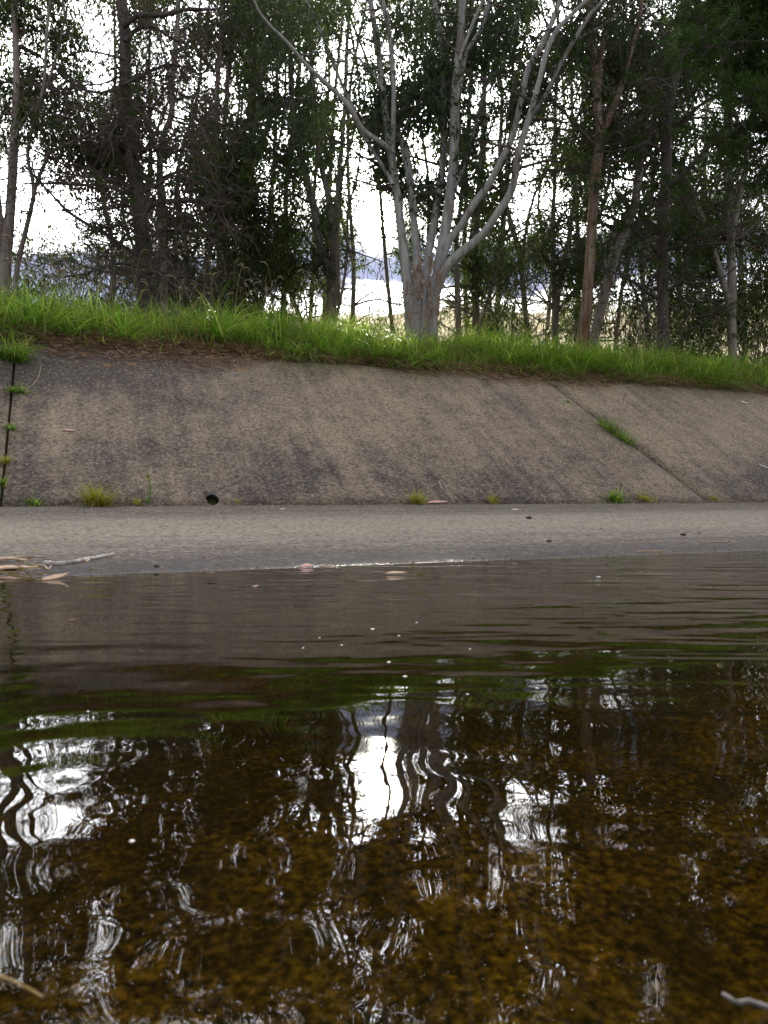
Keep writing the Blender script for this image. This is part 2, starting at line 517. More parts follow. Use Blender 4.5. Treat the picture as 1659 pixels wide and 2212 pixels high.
def water_mat():
    m, t = material('rippled_water')
    oc = t.n('ShaderNodeTexCoord').outputs['Object']      # object space = metres in the world
    xyz = t.n('ShaderNodeSeparateXYZ', {0: oc})
    far = t.n('ShaderNodeMapRange', {0: xyz.outputs[1], 1: 0.9, 2: 2.2, 3: 0.0, 4: 1.0}).outputs[0]
    # slow swells, long across the view; small ripples near; wind wavelets on the right
    n1 = t.noise(t.mapping(oc, (2.4, 5.5, 1), rot=(0, 0, 0.12)), 1.0, 1.0, 0.4, 0.5)
    n2 = t.noise(t.mapping(oc, (9.0, 10.0, 1), rot=(0, 0, -0.25)), 1.0, 0.5, 0.4, 0.6)
    n3 = t.noise(t.mapping(oc, (2.0, 8.0, 1), rot=(0, 0, -0.16)), 1.0, 1.5, 0.45, 0.5)
    ring = t.n('ShaderNodeVectorMath', operation='DISTANCE')
    t.put(ring.inputs[0], oc)
    ring.inputs[1].default_value = (-0.36, 0.86, 0)
    rd = ring.outputs['Value']
    rw = t.math('MULTIPLY', t.math('SINE', t.math('MULTIPLY', rd, 52.0)), t.n('ShaderNodeMapRange', {0: rd, 1: 0.5, 2: 0.05, 3: 0.0, 4: 1.0}).outputs[0])
    right = t.n('ShaderNodeMapRange', {0: xyz.outputs[0], 1: -0.8, 2: 1.3, 3: 0.3, 4: 1.0}).outputs[0]
    h = t.math('ADD', t.math('MULTIPLY', n1, 3.6e-3), t.math('MULTIPLY', n2, 1.0e-3))
    h = t.math('ADD', h, t.math('MULTIPLY', t.math('MULTIPLY', n3, t.math('MULTIPLY', far, right)), 11.0e-3))
    h = t.math('ADD', h, t.math('MULTIPLY', rw, 0.42e-3))
    bp = t.n('ShaderNodeBump', {'Strength': 1.0, 'Distance': 1.0, 'Height': h})
    fr = t.n('ShaderNodeFresnel', {'IOR': 1.333, 'Normal': bp})
    gl = t.n('ShaderNodeBsdfGlossy', {'Color': (1, 1, 1), 'Roughness': 0.0, 'Normal': bp})
    tr = t.n('ShaderNodeBsdfTransparent', {'Color': (0.88, 0.8, 0.58)})
    finish(t, t.n('ShaderNodeMixShader', {0: fr, 1: tr, 2: gl}))
    return m


M_WATER = water_mat()


def simple_mat(name, a, b, scale=20.0, rough=0.7, stretch=(1, 1, 1)):
    m, t = material(name)
    oc = t.n('ShaderNodeTexCoord').outputs['Object']
    n = t.noise(t.mapping(oc, stretch), scale, 5, 0.6)
    col = t.mix(t.ramp(n, [(0.35, 0), (0.65, 1)]), a, b)
    bp = t.n('ShaderNodeBump', {'Strength': 0.4, 'Distance': 0.004, 'Height': n})
    finish(t, t.n('ShaderNodeBsdfPrincipled', {'Base Color': col, 'Roughness': rough, 'Normal': bp}))
    return m


M_PINK = simple_mat('pink_dry_leaf', (0.50, 0.25, 0.22), (0.62, 0.40, 0.34), 30)
M_TAN = simple_mat('tan_dry_leaf', (0.50, 0.32, 0.2), (0.62, 0.46, 0.33), 30)
M_BROWNL = simple_mat('brown_dry_leaf', (0.2, 0.11, 0.07), (0.32, 0.2, 0.13), 30)
M_PALEL = simple_mat('bleached_leaf', (0.6, 0.58, 0.52), (0.72, 0.7, 0.66), 30)
M_BARKS = simple_mat('shed_bark', (0.44, 0.27, 0.17), (0.62, 0.45, 0.33), 12, 0.8, (1, 8, 8))
M_STICK = simple_mat('grey_stick', (0.20, 0.17, 0.155), (0.58, 0.54, 0.5), 28, 0.85)
M_WETTWIG = simple_mat('wet_twig', (0.03, 0.025, 0.02), (0.13, 0.11, 0.095), 160, 0.5)
M_STRAWS = simple_mat('dry_stem', (0.36, 0.26, 0.17), (0.52, 0.42, 0.3), 20)
M_PEB = simple_mat('dark_pebble', (0.03, 0.025, 0.022), (0.08, 0.06, 0.05), 40)
M_PIPE = simple_mat('dark_pipe', (0.004, 0.0035, 0.003), (0.01, 0.009, 0.008), 40)
M_FLECK = simple_mat('pale_fleck', (0.6, 0.56, 0.5), (0.75, 0.72, 0.66), 40)

# ------------------------------------------------------------------ the setting
def sheet(name, prof, us, mat, zfun=None, kind='structure'):
    """profile (v, z) swept along u, in channel space; the object carries the turn of the channel"""
    b = MB()
    vs = np.array([p[0] for p in prof])
    zs = np.array([p[1] for p in prof])
    us = np.asarray(us, float)
    U, V = np.meshgrid(us, vs, indexing='ij')
    Z = np.repeat(zs[None], len(us), 0)
    if zfun is not None:
        Z = zfun(U, V, Z)
    b.add(np.stack([U, V, Z], -1))
    nu, nv = U.shape
    i = np.arange(nu - 1)[:, None] * nv
    j = np.arange(nv - 1)[None]
    b.q.append(np.stack([i + j, i + nv + j, i + nv + j + 1, i + j + 1], -1).reshape(-1, 4))
    o = b.build(name, mat)
    o.rotation_euler = (0, 0, ROT)
    o['kind'] = kind
    return o


U_FAR = list(range(-400, -12, 30)) + list(np.arange(-10, 22, 0.25)) + list(range(24, 420, 30))
vs_b = [9.2, 9.26, 9.32] + list(np.arange(9.36, 9.8, 0.06)) + list(np.arange(9.8, 13, 0.16)) + [14, 16, 20, 26, 40, 80, 200, 600]
sheet('ground', [(v, 0) for v in vs_b], U_FAR, M_GROUND, lambda U, V, Z: bank_z(U, V) + 0.0 * Z)
sheet('bank_soil', [(V_TOE + 0.02, Z_TOE - 0.035), (V_TOP + 0.1, Z_TOP - 0.02)], [-400, -20, 20, 400], M_GROUND)
zb = lambda v: AP * (v - V_WL)
V_MID = -1.0
near_v = [2 * V_MID - V_TOE, V_MID]
sheet('channel_floor', [(2 * V_MID - V_TOE, Z_TOE), (V_MID, zb(V_MID)), (0, zb(0)), (V_TOE - 0.014, Z_TOE - 0.001)], [-400, -20, 20, 400], M_FLOOR)
sheet('concrete_bank', [(2 * V_MID - V_TOP, Z_TOP), (2 * V_MID - V_TOE, Z_TOE)], [-400, -20, 20, 400], M_SLOPE)
sheet('ground', [(-600, 2.2), (-60, 2.2), (2 * V_MID - V_TOP, Z_TOP)], [-400, -20, 20, 400], M_GROUND)

# far bank: cast slabs with open joints
def slab(ul0, ul1, ur0, ur1, hole=None, seg=0.15):
    """ul0, ur0: left and right edge at the toe; ul1, ur1: at the top"""
    b = MB()
    nu = max(2, int(abs(ur0 - ul0) / seg))
    nv = 22
    nu = min(nu, 60)
    s = np.linspace(0, 1, nv)[None]
    k = np.linspace(0, 1, nu)[:, None]
    U = (ul0 + (ul1 - ul0) * s) * (1 - k) + (ur0 + (ur1 - ur0) * s) * k
    V = V_TOE + (V_TOP - V_TOE) * s + 0 * k
    Z = Z_TOE + (Z_TOP - Z_TOE) * s + 0 * k
    dz = np.array([[mnoise.noise(Vector((U[i, j] * 0.8, V[i, j] * 0.8, 3.3))) * 0.012 for j in range(nv)] for i in range(nu)])
    dz[:, 0] = 0
    Z = Z + dz
    # arrises worn round along the joints
    Z[0, :] -= 0.006
    Z[-1, :] -= 0.006
    top = np.stack([U, V, Z], -1).reshape(-1, 3)
    nrm = np.array([0, -(Z_TOP - Z_TOE), V_TOP - V_TOE])
    nrm /= np.linalg.norm(nrm)
    bot = top - nrm * 0.22
    i = np.arange(nu - 1)[:, None] * nv
    j = np.arange(nv - 1)[None]
    q = np.stack([i + j, i + nv + j, i + nv + j + 1, i + j + 1], -1).reshape(-1, 4)
    off = nu * nv
    ring = [a * nv for a in range(nu)] + [(nu - 1) * nv + c for c in range(1, nv)] + [a * nv + nv - 1 for a in range(nu - 2, -1, -1)] + [c for c in range(nv - 2, 0, -1)]
    side = [(ring[a], ring[a] + off, ring[(a + 1) % len(ring)] + off, ring[(a + 1) % len(ring)]) for a in range(len(ring))]
    b.add(np.vstack([top, bot]), np.vstack([q, q[:, ::-1] + off, np.array(side)]))
    o = b.build('concrete_bank', M_SLOPE, smooth=False)
    o.rotation_euler = (0, 0, ROT)
    o['kind'] = 'structure'
    if hole is not None:
        c = hole
        bm = bmesh.new()
        bmesh.ops.create_cone(bm, cap_ends=True, segments=26, radius1=0.052, radius2=0.052, depth=0.36)
        for vtx in bm.verts:
            a = math.atan2(vtx.co.y, vtx.co.x)
            kf = 1 + 0.07 * math.sin(3 * a + 1) + 0.05 * math.sin(7 * a)
            vtx.co.x *= kf * 1.08
            vtx.co.y *= kf
        cm = bpy.data.meshes.new('cutter')
        bm.to_mesh(cm)
        bm.free()
        cm.materials.append(M_PIPE)
        co = bpy.data.objects.new('cutter', cm)
        COL.objects.link(co)
        co.rotation_euler = (math.radians(78), 0, ROT)
        co.location = c
        mod = o.modifiers.new('cut', 'BOOLEAN')
        mod.object = co
        mod.operation = 'DIFFERENCE'
        mod.solver = 'EXACT'
        bpy.context.view_layer.update()
        dg = bpy.context.evaluated_depsgraph_get()
        nm = bpy.data.meshes.new_from_object(o.evaluated_get(dg))
        o.modifiers.clear()
        o.data = nm
        bpy.data.objects.remove(co)
    return o


GAP = {-0.526: 0.012, 6.69: 0.034}
HOLE = on_slope(459, 1081)
J = [(-15, -15), (-7.75, -7.80), (-0.526, -0.567), (6.69, 6.28), (13.9, 13.5), (21, 20.6)]
for a, b_ in zip(J[:-1], J[1:]):
    ga, gb = GAP.get(a[0], 0.015), GAP.get(b_[0], 0.015)
    slab(a[0] + ga, a[1] + ga, b_[0] - gb, b_[1] - gb, HOLE if a[0] == -0.526 else None)
sheet('concrete_bank', [(V_TOE, Z_TOE), (V_TOP, Z_TOP)], [21.02, 400], M_SLOPE)
sheet('concrete_bank', [(V_TOE, Z_TOE), (V_TOP, Z_TOP)], [-400, -15.02], M_SLOPE)

# drain pipe lining the weep hole
pb = MB()
ax = np.array([-math.sin(ROT) * math.cos(math.radians(12)), math.cos(ROT) * math.cos(math.radians(12)), -math.sin(math.radians(12)) * -1])
pp = [HOLE + ax * s for s in (0.03, 0.1, 0.16)]
pb.tube(pp, [0.048] * 3, 20)
pb.tube([pp[-1], pp[-1] + ax * 0.001], [0.048, 0.001], 20)
tag(pb.build('drain_pipe', M_PIPE, origin=HOLE), 'round black weep hole in the foot of the concrete slope', 'drain')

# water
wb = MB()
c4 = [(-0.0, 0)]
b = MB()
b.add([uv2w(-400, 2 * V_MID - V_WL - 0.3, 0), uv2w(400, 2 * V_MID - V_WL - 0.3, 0), uv2w(400, V_WL + 0.25, 0), uv2w(-400, V_WL + 0.25, 0)], [(0, 1, 2, 3)])
wat = b.build('water', M_WATER, smooth=False)
wat['kind'] = 'structure'

# ------------------------------------------------------------------ blades, leaves, sprays
def blades(mb, base, direc, length, width, bend, segs=3):
    """curved tapering grass blades, all arrays; direc = unit lean direction, bend = how far the tip falls"""
    n = len(base)
    direc = direc / (np.linalg.norm(direc, axis=1)[:, None] + 1e-9)
    hor = direc * np.array([1, 1, 0])
    hor /= np.linalg.norm(hor, axis=1)[:, None] + 1e-6
    side = np.stack([-hor[:, 1], hor[:, 0], np.zeros(n)], -1)
    tw = RNG.normal(0, 0.5, (n, 1))
    side = side + hor * tw
    side /= np.linalg.norm(side, axis=1)[:, None] + 1e-9
    rows = []
    for k in range(segs + 1):
        s = k / segs
        c = base + direc * (length * s)[:, None] + hor * (bend * length * s * s * 0.6)[:, None] - UPV * (bend * length * s ** 2.2 * 0.75)[:, None]
        wd = width * (1 - s ** 1.6) * 0.5 + 0.0004
        rows.append(np.stack([c - side * wd[:, None], c + side * wd[:, None]], 1))
    v = np.stack(rows, 1).reshape(-1, 3)          # n, segs+1, 2
    st = (np.arange(n) * (segs + 1) * 2)[:, None]
    kk = np.arange(segs)[None] * 2
    q = np.stack([st + kk, st + kk + 1, st + kk + 3, st + kk + 2], -1).reshape(-1, 4)
    mb.add(v, q)


def unit(v):
    return v / (np.linalg.norm(v, axis=-1, keepdims=True) + 1e-9)


def leaves(mb, pos, axis, L, W):
    n = len(pos)
    side = unit(np.cross(axis, RNG.normal(size=(n, 3))))
    nrm = np.cross(axis, side)
    m = pos + axis * (L * 0.42)[:, None] + nrm * (L * 0.06)[:, None]
    v = np.stack([pos, m + side * (W * 0.5)[:, None], pos + axis * L[:, None], m - side * (W * 0.5)[:, None]], 1).reshape(-1, 3)
    i = np.arange(n)[:, None] * 4
    mb.add(v, i + np.arange(4)[None])


def gum_spray(mb, tips, k=5, per=8, size=1.0, spread=0.17):
    """hanging eucalyptus sprays: k drooping twiglets at each tip"""
    if not len(tips): return
    tips = np.repeat(np.asarray(tips), k, 0)
    n = len(tips)
    tips = tips + RNG.normal(0, spread * size, (n, 3)) * np.array([1, 1, 0.7])
    d = unit(RNG.normal(size=(n, 3)) * np.array([1, 1, 0.5]) + np.array([0, 0, -0.25]))
    ln = RNG.uniform(0.18, 0.5, n) * size
    s = RNG.uniform(0.05, 1, (n, per))
    p = tips[:, None] + d[:, None] * (s * ln[:, None])[..., None] - UPV * (0.85 * s ** 2 * ln[:, None])[..., None]
    p = p.reshape(-1, 3)
    N = len(p)
    axs = unit(np.repeat(d, per, 0) * 0.45 + RNG.normal(0, 0.42, (N, 3)) + np.array([0, 0, -0.8]))
    L = RNG.uniform(0.08, 0.17, N) * size
    leaves(mb, p, axs, L, L * RNG.uniform(0.16, 0.26, N))


def needle_tuft(mb, tips, per=46, ln=0.12, wd=0.006, spread=0.16, shoot=0.0):
    if not len(tips): return
    sh = unit(RNG.normal(size=(len(tips), 3)) * np.array([1, 1, 0.5]) + np.array([0, 0, 0.35]))
    t = np.repeat(np.asarray(tips), per, 0)
    sd_ = np.repeat(sh, per, 0)
    n = len(t)
    d = unit(unit(RNG.normal(size=(n, 3))) + sd_ * (0.9 if shoot else 0.1))
    p = t + RNG.normal(0, spread, (n, 3)) + sd_ * (RNG.random((n, 1)) * shoot)
    L = RNG.uniform(0.6, 1.2, n) * ln
    leaves(mb, p, d, L, np.full(n, wd))


# ------------------------------------------------------------------ trees
# openings where the photograph shows the sky: (x, y, rx, ry, share of leaves kept)
HOLES = [(20, 390, 70, 80, 0.03), (150, 455, 105, 62, 0.06), (140, 110, 80, 60, 0.45), (345, 110, 26, 90, 0.25), (70, 330, 60, 50, 0.3),
         (806, 465, 62, 72, 0.0), (790, 600, 70, 90, 0.3), (770, 350, 40, 50, 0.2), (700, 660, 70, 40, 0.4), (600, 655, 55, 35, 0.2), (880, 640, 60, 60, 0.15),
         (690, 140, 60, 70, 0.55), (970, 650, 45, 60, 0.15), (1085, 660, 40, 40, 0.4), (1165, 640, 45, 60, 0.15), (1215, 20, 45, 45, 0.0),
         (1195, 330, 40, 60, 0.4), (1150, 400, 50, 60, 0.45), (1365, 240, 28, 60, 0.35), (1620, 735, 45, 40, 0.3), (640, 430, 40, 50, 0.6),
         (1240, 200, 35, 60, 0.5), (1100, 200, 40, 60, 0.55), (920, 330, 30, 60, 0.5), (540, 480, 40, 50, 0.7), (1590, 600, 30, 50, 0.5), (1420, 60, 40, 40, 0.6),
         (1250, 560, 40, 60, 0.6), (1130, 520, 40, 50, 0.6), (420, 560, 40, 40, 0.6), (200, 600, 60, 40, 0.5), (1230, 740, 160, 25, 0.2)]


def keep(P):
    """thin foliage where the sky shows through"""
    P = np.asarray(P)
    if not len(P): return P
    x, y, d = project(P)
    pr = np.ones(len(P))
    for hx, hy, rx, ry, k in HOLES:
        r2 = ((x - hx) / rx) ** 2 + ((y - hy) / ry) ** 2
        pr = np.minimum(pr, np.where(r2 < 1, k, np.where(r2 < 1.7, k + (1 - k) * (r2 - 1) / 0.7, 1)))
    op = np.array([mnoise.noise(Vector((a / 60, b_ / 78, 2.7))) + 0.5 * mnoise.noise(Vector((a / 26, b_ / 34, 8.1))) for a, b_ in zip(x, y)])
    pr = pr * (0.12 + 0.88 * np.clip((op + 0.30) / 0.26, 0, 1))
    return P[RNG.random(len(P)) < pr * np.interp(x, [1150, 1350], [1.0, 0.85])]


def smooth_path(pts, n):
    """Catmull-Rom through the points"""
    pts = np.asarray(pts, float)
    P = np.vstack([2 * pts[0] - pts[1], pts, 2 * pts[-1] - pts[-2]])
    out = []
    m = len(pts) - 1
    for t in np.linspace(0, m, n):
        i = min(int(t), m - 1)
        f = t - i
        a, b, c, d = P[i], P[i + 1], P[i + 2], P[i + 3]
        out.append(0.5 * ((2 * b) + (c - a) * f + (2 * a - 5 * b + 4 * c - d) * f * f + (3 * b - a - 3 * c + d) * f ** 3))
    return np.array(out)


def px_path(pix, Y, r0, r1, Y1=None, n=None):
    """pixel polyline at depth Y (running to depth Y1) -> world path and radii"""
    m = len(pix)
    ys = np.linspace(Y, Y1 if Y1 else Y, m)
    pts = [at(x, y, d) for (x, y), d in zip(pix, ys)]
    n = n or m * 4
    P = smooth_path(pts, n)
    return P, np.linspace(r0, r1, n) * Y / F


def branch(start, d, length, r, wander=0.25, grav=-0.05, n=6):
    pts = [np.asarray(start)]
    d = unit(np.asarray(d, float))
    for i in range(n - 1):
        d = unit(d + RNG.normal(0, wander, 3) + np.array([0, 0, grav]))
        pts.append(pts[-1] + d * length / (n - 1))
    return np.array(pts), np.linspace(r, r * 0.35, n)


def foliate(P, R, mb, n, zmin, lr=(0.8, 2.4), up=0.6, sub=4, wander=0.22, grav=-0.06, tmin=0.0, sub_l=0.45, back=0.0):
    """side branches and twigs along a stem path; returns twig tips"""
    tips = []
    zs = P[:, 2]
    ok = np.where(zs > zmin)[0]
    ok = ok[ok >= int(tmin * len(P))]
    if not len(ok): return tips
    for _ in range(n):
        i = RNG.choice(ok)
        ang = RNG.uniform(0, 2 * math.pi)
        d = np.array([math.cos(ang), math.sin(ang) * 0.8 + back, up + RNG.normal(0, 0.3)])
        L = RNG.uniform(*lr)
        bp, br = branch(P[i], d, L, min(R[i] * 0.5, 0.012 + 0.012 * L), wander, grav)
        mb.tube(bp, br, 4)
        for _ in range(sub):
            j = RNG.integers(2, len(bp))
            d2 = unit(bp[j] - bp[j - 1]) + RNG.normal(0, 0.6, 3)
            sp, sr = branch(bp[j], d2, L * RNG.uniform(0.25, sub_l), 0.009, 0.3, -0.12, 4)
            mb.tube(sp, sr * 0.9, 3)
            tips += [sp[-1], sp[-2]]
        tips.append(bp[-1])
    return tips


def ground_at(p):
    u, v = w2uv(p)
    return float(bank_z(u, v))


def tree(name, label, cat, stems, Y, bark, leafm, nb=26, spray=(5, 8), zmin=3.6, lr=(0.8, 2.4), up=0.55, size=1.0, ext=2.2, group=None, sub=4):
    """stems: list of (pixel polyline from the base up, r0, r1, depth shift, is_main)"""
    x0, y0 = stems[0][0][0]
    base = at(x0, y0, Y)
    base[2] = ground_at(base) - 0.05
    root = empty(name, base, label, cat, group)
    tw = MB()
    tips = []
    for (pix, r0, r1, dY, main) in stems:
        P, R = px_path(pix, Y, r0, r1, Y + dY)
        if main:                                      # carry the stem down into the ground
            q = P[0].copy()
            q[2] = min(ground_at(q) - 0.1, q[2] - 0.3)
            q[:2] += (P[0] - P[3])[:2] * 0.3
            P = np.vstack([q, P])
            R = np.concatenate([[R[0] * 1.15], R])
        if pix[-1][1] < 60 and ext:                   # and on above the frame
            d = unit(P[-1] - P[-4])
            e, er = branch(P[-1], d + np.array([0, 0, 0.2]), ext, R[-1], 0.12, 0.0, 7)
            P = np.vstack([P, e[1:]])
            R = np.concatenate([R, er[1:]])
        b = MB()
        b.tube(P, R, 12 if r0 > 6 else 7, 0.05)
        b.build('trunk' if main else 'limb', bark, root, base)
        share = max(3, int(nb * len(P) / 40.0))
        tips += foliate(P, R, tw, share, zmin, lr, up, sub, back=0.9 if Y < 19 else 0.2)
    if tw.v:
        tw.build('branches', M_TWIG, root, base)
    f = MB()
    T_ = keep(np.array(tips)) if tips else []
    gum_spray(f, T_, spray[0], spray[1], size)
    if f.v:
        f.build('crown', leafm, root, base, smooth=False)
    return root, base


HERO_Y = 16.0
hero_stems = [
    ([(890, 715), (886, 680), (878, 595), (868, 507), (857, 420), (847, 350), (838, 280), (829, 210), (819, 122), (805, 35)], 12.5, 6, 0.6, True),
    ([(934, 715), (934, 665), (952, 560), (966, 472), (976, 385), (982, 315), (983, 227), (989, 147), (996, 70), (999, 0)], 13.5, 8.5, 0.2, True),
    ([(912, 715), (917, 665), (924, 560), (938, 483), (952, 385), (959, 315), (959, 210), (955, 122), (948, 52), (938, 0)], 10, 5, 1.0, True),
    ([(903, 700), (900, 610), (898, 525), (889, 420), (878, 332), (861, 287), (852, 225), (846, 150)], 10, 5, 0.9, True),
    ([(848, 330), (850, 266), (850, 175), (840, 70), (826, 0)], 6, 5, -0.4, False),
    ([(842, 330), (833, 315), (784, 280), (752, 227), (707, 182), (658, 136), (623, 94), (588, 60), (560, 25), (545, -10)], 6.5, 1.8, -1.2, False),
    ([(848, 400), (840, 381), (812, 336), (784, 287), (759, 227), (728, 157), (703, 91), (675, 28)], 5, 3, 0.8, False),
    ([(829, 200), (822, 182), (794, 147), (766, 119), (730, 105)], 3.6, 2, 0.5, False),
    ([(984, 225), (994, 182), (1008, 115), (1039, 63), (1057, 0)], 6, 5, 0.5, False),
    ([(992, 130), (1012, 75), (1036, 18), (1050, -10)], 4, 3, -0.4, False),
    ([(978, 410), (987, 395), (1011, 336), (1029, 266), (1046, 196), (1067, 150), (1092, 98), (1106, 70), (1125, 30)], 5, 3, 0.9, False),
    ([(950, 575), (969, 521), (994, 490), (1022, 444), (1053, 402), (1081, 350), (1106, 297), (1127, 210), (1141, 150), (1172, 94), (1197, 35), (1211, 0)], 9, 5, -0.6, False),
    ([(940, 640), (955, 595), (980, 560), (1022, 525), (1050, 497), (1074, 462), (1106, 409), (1120, 332), (1141, 259), (1165, 175), (1183, 105), (1207, 60), (1253, 14)], 11, 4, -1.0, False),
    ([(1138, 268), (1141, 259), (1176, 210), (1207, 147), (1232, 101), (1270, 38), (1298, 7)], 5.5, 3.5, -0.8, False),
    ([(1236, 96), (1249, 84), (1302, 56), (1351, 17), (1375, 0)], 3.2, 2.4, -0.5, False),
    ([(890, 420), (905, 455), (925, 500), (915, 420), (895, 370)][:1] + [(900, 460), (884, 400), (872, 340), (868, 300)], 5, 3, 0.5, False),
]
hero, hbase = tree('gum_tree', 'big pale smooth-barked gum with many spreading stems beside the low sun', 'tree', hero_stems, HERO_Y, M_BARK_HERO, M_GUM2,
                   nb=16, spray=(5, 8), zmin=6.2, lr=(0.7, 2.0))
# shed bark strips hanging round the bole
bs = MB()
for i in range(34):
    x = RNG.uniform(884, 955)
    y = RNG.uniform(540, 680)
    p = at(x, y, HERO_Y - RNG.uniform(0.28, 0.42))
    pts = p + np.array([[0, 0, 0], [RNG.normal(0, .03), -0.02, -.15], [RNG.normal(0, .06), -0.05, -.34]]) * RNG.uniform(0.6, 1.5)
    w_ = RNG.uniform(0.012, 0.035)
    sd_ = np.array([w_, 0, 0])
    bs.add(np.vstack([pts - sd_, pts + sd_]), [(0, 3, 4, 1), (1, 4, 5, 2)])
bs.build('bark_strips', simple_mat('bark_strip', (0.13, 0.075, 0.05), (0.3, 0.22, 0.17), 9), hero, hbase)

tree('gum_tree', 'pale gum trunk with a thin curved stem at the left edge of the row', 'tree', [
    ([(8, 640), (14, 540), (21, 470), (26, 400), (30, 315), (35, 227), (35, 140), (30, 0)], 13, 6, 0.3, True),
    ([(-12, 640), (0, 540), (-6, 450), (-20, 350), (-30, 200), (-36, 20)], 12, 7, 0.2, True),
    ([(32, 640), (38, 575), (56, 497), (70, 437), (80, 395), (101, 343), (115, 325), (200, 290), (240, 289)], 6, 2, -0.5, True),
    ([(72, 425), (70, 385), (60, 332), (77, 245), (95, 182), (100, 90), (108, 0)], 4, 3, 0.2, False),
    ([(32, 300), (50, 260), (90, 210), (120, 130), (140, 40)], 3.5, 2.5, 0.6, False),
], 15.0, M_BARK_GUM, M_GUM, nb=26, zmin=6.6, lr=(0.6, 1.8), spray=(6, 9))

tree('gum_tree', 'forked grey gum close behind the dead conifer trunk', 'tree', [
    ([(355, 690), (354, 630), (352, 530), (350, 455), (345, 380), (352, 300), (371, 245), (371, 175), (380, 100), (386, 0)], 9, 5, 0.5, True),
    ([(353, 560), (340, 490), (322, 460), (318, 380)], 6, 4, 0.4, False),
], 18.0, M_BARK_GUM, M_GUM, nb=34, zmin=5.2, spray=(5, 8))
tree('gum_tree', 'slim dark gum right of the dead conifer, foliage down to the grass', 'tree', [
    ([(436, 690), (440, 650), (448, 560), (458, 455), (465, 350), (468, 220), (476, 90), (480, 0)], 8, 4, 0.4, True),
    ([(450, 540), (470, 500), (505, 470), (530, 420)], 3, 2, 0.4, False),
], 19.5, M_BARK_GUM, M_GUM, nb=54, zmin=4.6, spray=(6, 9))
tree('gum_tree', 'kinked dark gum with a bend halfway up, left of the centre gap', 'tree', [
    ([(500, 690), (497, 640), (487, 507), (470, 450), (480, 350), (490, 200), (497, 90), (500, 0)], 8, 4, 0.4, True),
    ([(485, 480), (515, 420), (540, 330), (560, 200), (575, 60)], 4, 3, 0.5, False),
], 20.5, M_BARK_GUM, M_GUM2, nb=56, zmin=4.2, spray=(6, 9))
tree('gum_tree', 'thin straight dark gum between kinked gum and leaning sapling', 'tree', [
    ([(524, 690), (525, 650), (528, 507), (535, 420), (545, 280), (550, 100), (553, 0)], 6, 3, 0.4, True),
    ([(560, 690), (572, 600), (580, 480), (592, 330), (600, 120), (604, 0)], 5, 3, 0.6, True),
], 22.0, M_BARK_GUM, M_GUM, nb=58, zmin=4.6, spray=(6, 9))
tree('gum_tree', 'dark sapling leaning left beside the bright low sky', 'tree', [
    ([(655, 700), (647, 682), (633, 647), (620, 595), (598, 525), (585, 440)], 5.5, 2.5, 0.3, True),
], 24.0, M_BARK_GUM, M_GUM2, nb=46, zmin=5.5, spray=(6, 9), ext=0)
tree('gum_tree', 'slender many-stemmed gum just left of the sun', 'tree', [
    ([(716, 715), (716, 690), (715, 600), (693, 540), (679, 455), (658, 367), (633, 262), (630, 175), (622, 60), (618, 0)], 12, 3.5, 0.3, True),
    ([(720, 640), (721, 600), (717, 470), (693, 350), (682, 245), (672, 130), (668, 20)], 9, 3.5, 0.4, False),
    ([(728, 660), (728, 580), (728, 437), (738, 315), (745, 230), (748, 120), (755, 20)], 7, 3, -0.4, False),
    ([(724, 690), (735, 650), (749, 560), (752, 455), (772, 380), (780, 300)], 4, 2, 0.5, False),
    ([(713, 645), (703, 626), (682, 585), (674, 560)], 3, 1.5, 0.2, False),
    ([(664, 300), (620, 330), (600, 350), (570, 400)], 3, 2, 0.2, False),
], 21.0, M_BARK_GUM, M_GUM, nb=24, zmin=6.2, spray=(6, 9), lr=(0.7, 2.0))
tree('gum_tree', 'short dark trunk directly right of the big pale gum', 'tree', [
    ([(992, 725), (990, 697), (987, 595), (985, 540), (1000, 400), (1010, 300), (1016, 180), (1020, 20)], 7, 3.5, 0.4, True),
    ([(986, 650), (970, 630), (955, 610)], 2.5, 1.5, 0.1, False),
], 20.0, M_BARK_GUM, M_GUM2, nb=30, zmin=6.0, spray=(5, 8))
tree('gum_tree', 'twin dark trunks behind the sweeping right limb of the pale gum', 'tree', [
    ([(1030, 720), (1029, 693), (1025, 595), (1032, 455), (1043, 315), (1046, 192), (1052, 60), (1055, 0)], 9, 4, 0.4, True),
    ([(1040, 720), (1043, 693), (1067, 595), (1085, 490), (1098, 380), (1104, 250), (1110, 120), (1120, 0)], 5.5, 3, 0.3, True),
    ([(1020, 668), (990, 665), (965, 655)], 2.6, 1.5, -0.3, False),
], 21.5, M_BARK_GUM, M_GUM, nb=44, zmin=5.0, spray=(6, 9))
tree('gum_tree', 'narrow V-shaped pair of dark stems left of the tall reddish trunk', 'tree', [
    ([(1198, 720), (1197, 690), (1197, 595), (1193, 490), (1199, 385), (1200, 245), (1204, 100), (1206, 0)], 6, 3, 0.3, True),
    ([(1200, 720), (1207, 630), (1228, 525), (1242, 420), (1260, 315), (1268, 180), (1272, 40)], 6, 3, 0.2, True),
    ([(1192, 660), (1175, 620), (1160, 600)], 2.2, 1.2, 0.2, False),
], 23.0, M_BARK_GUM, M_GUM, nb=58, zmin=5.4, spray=(6, 9))
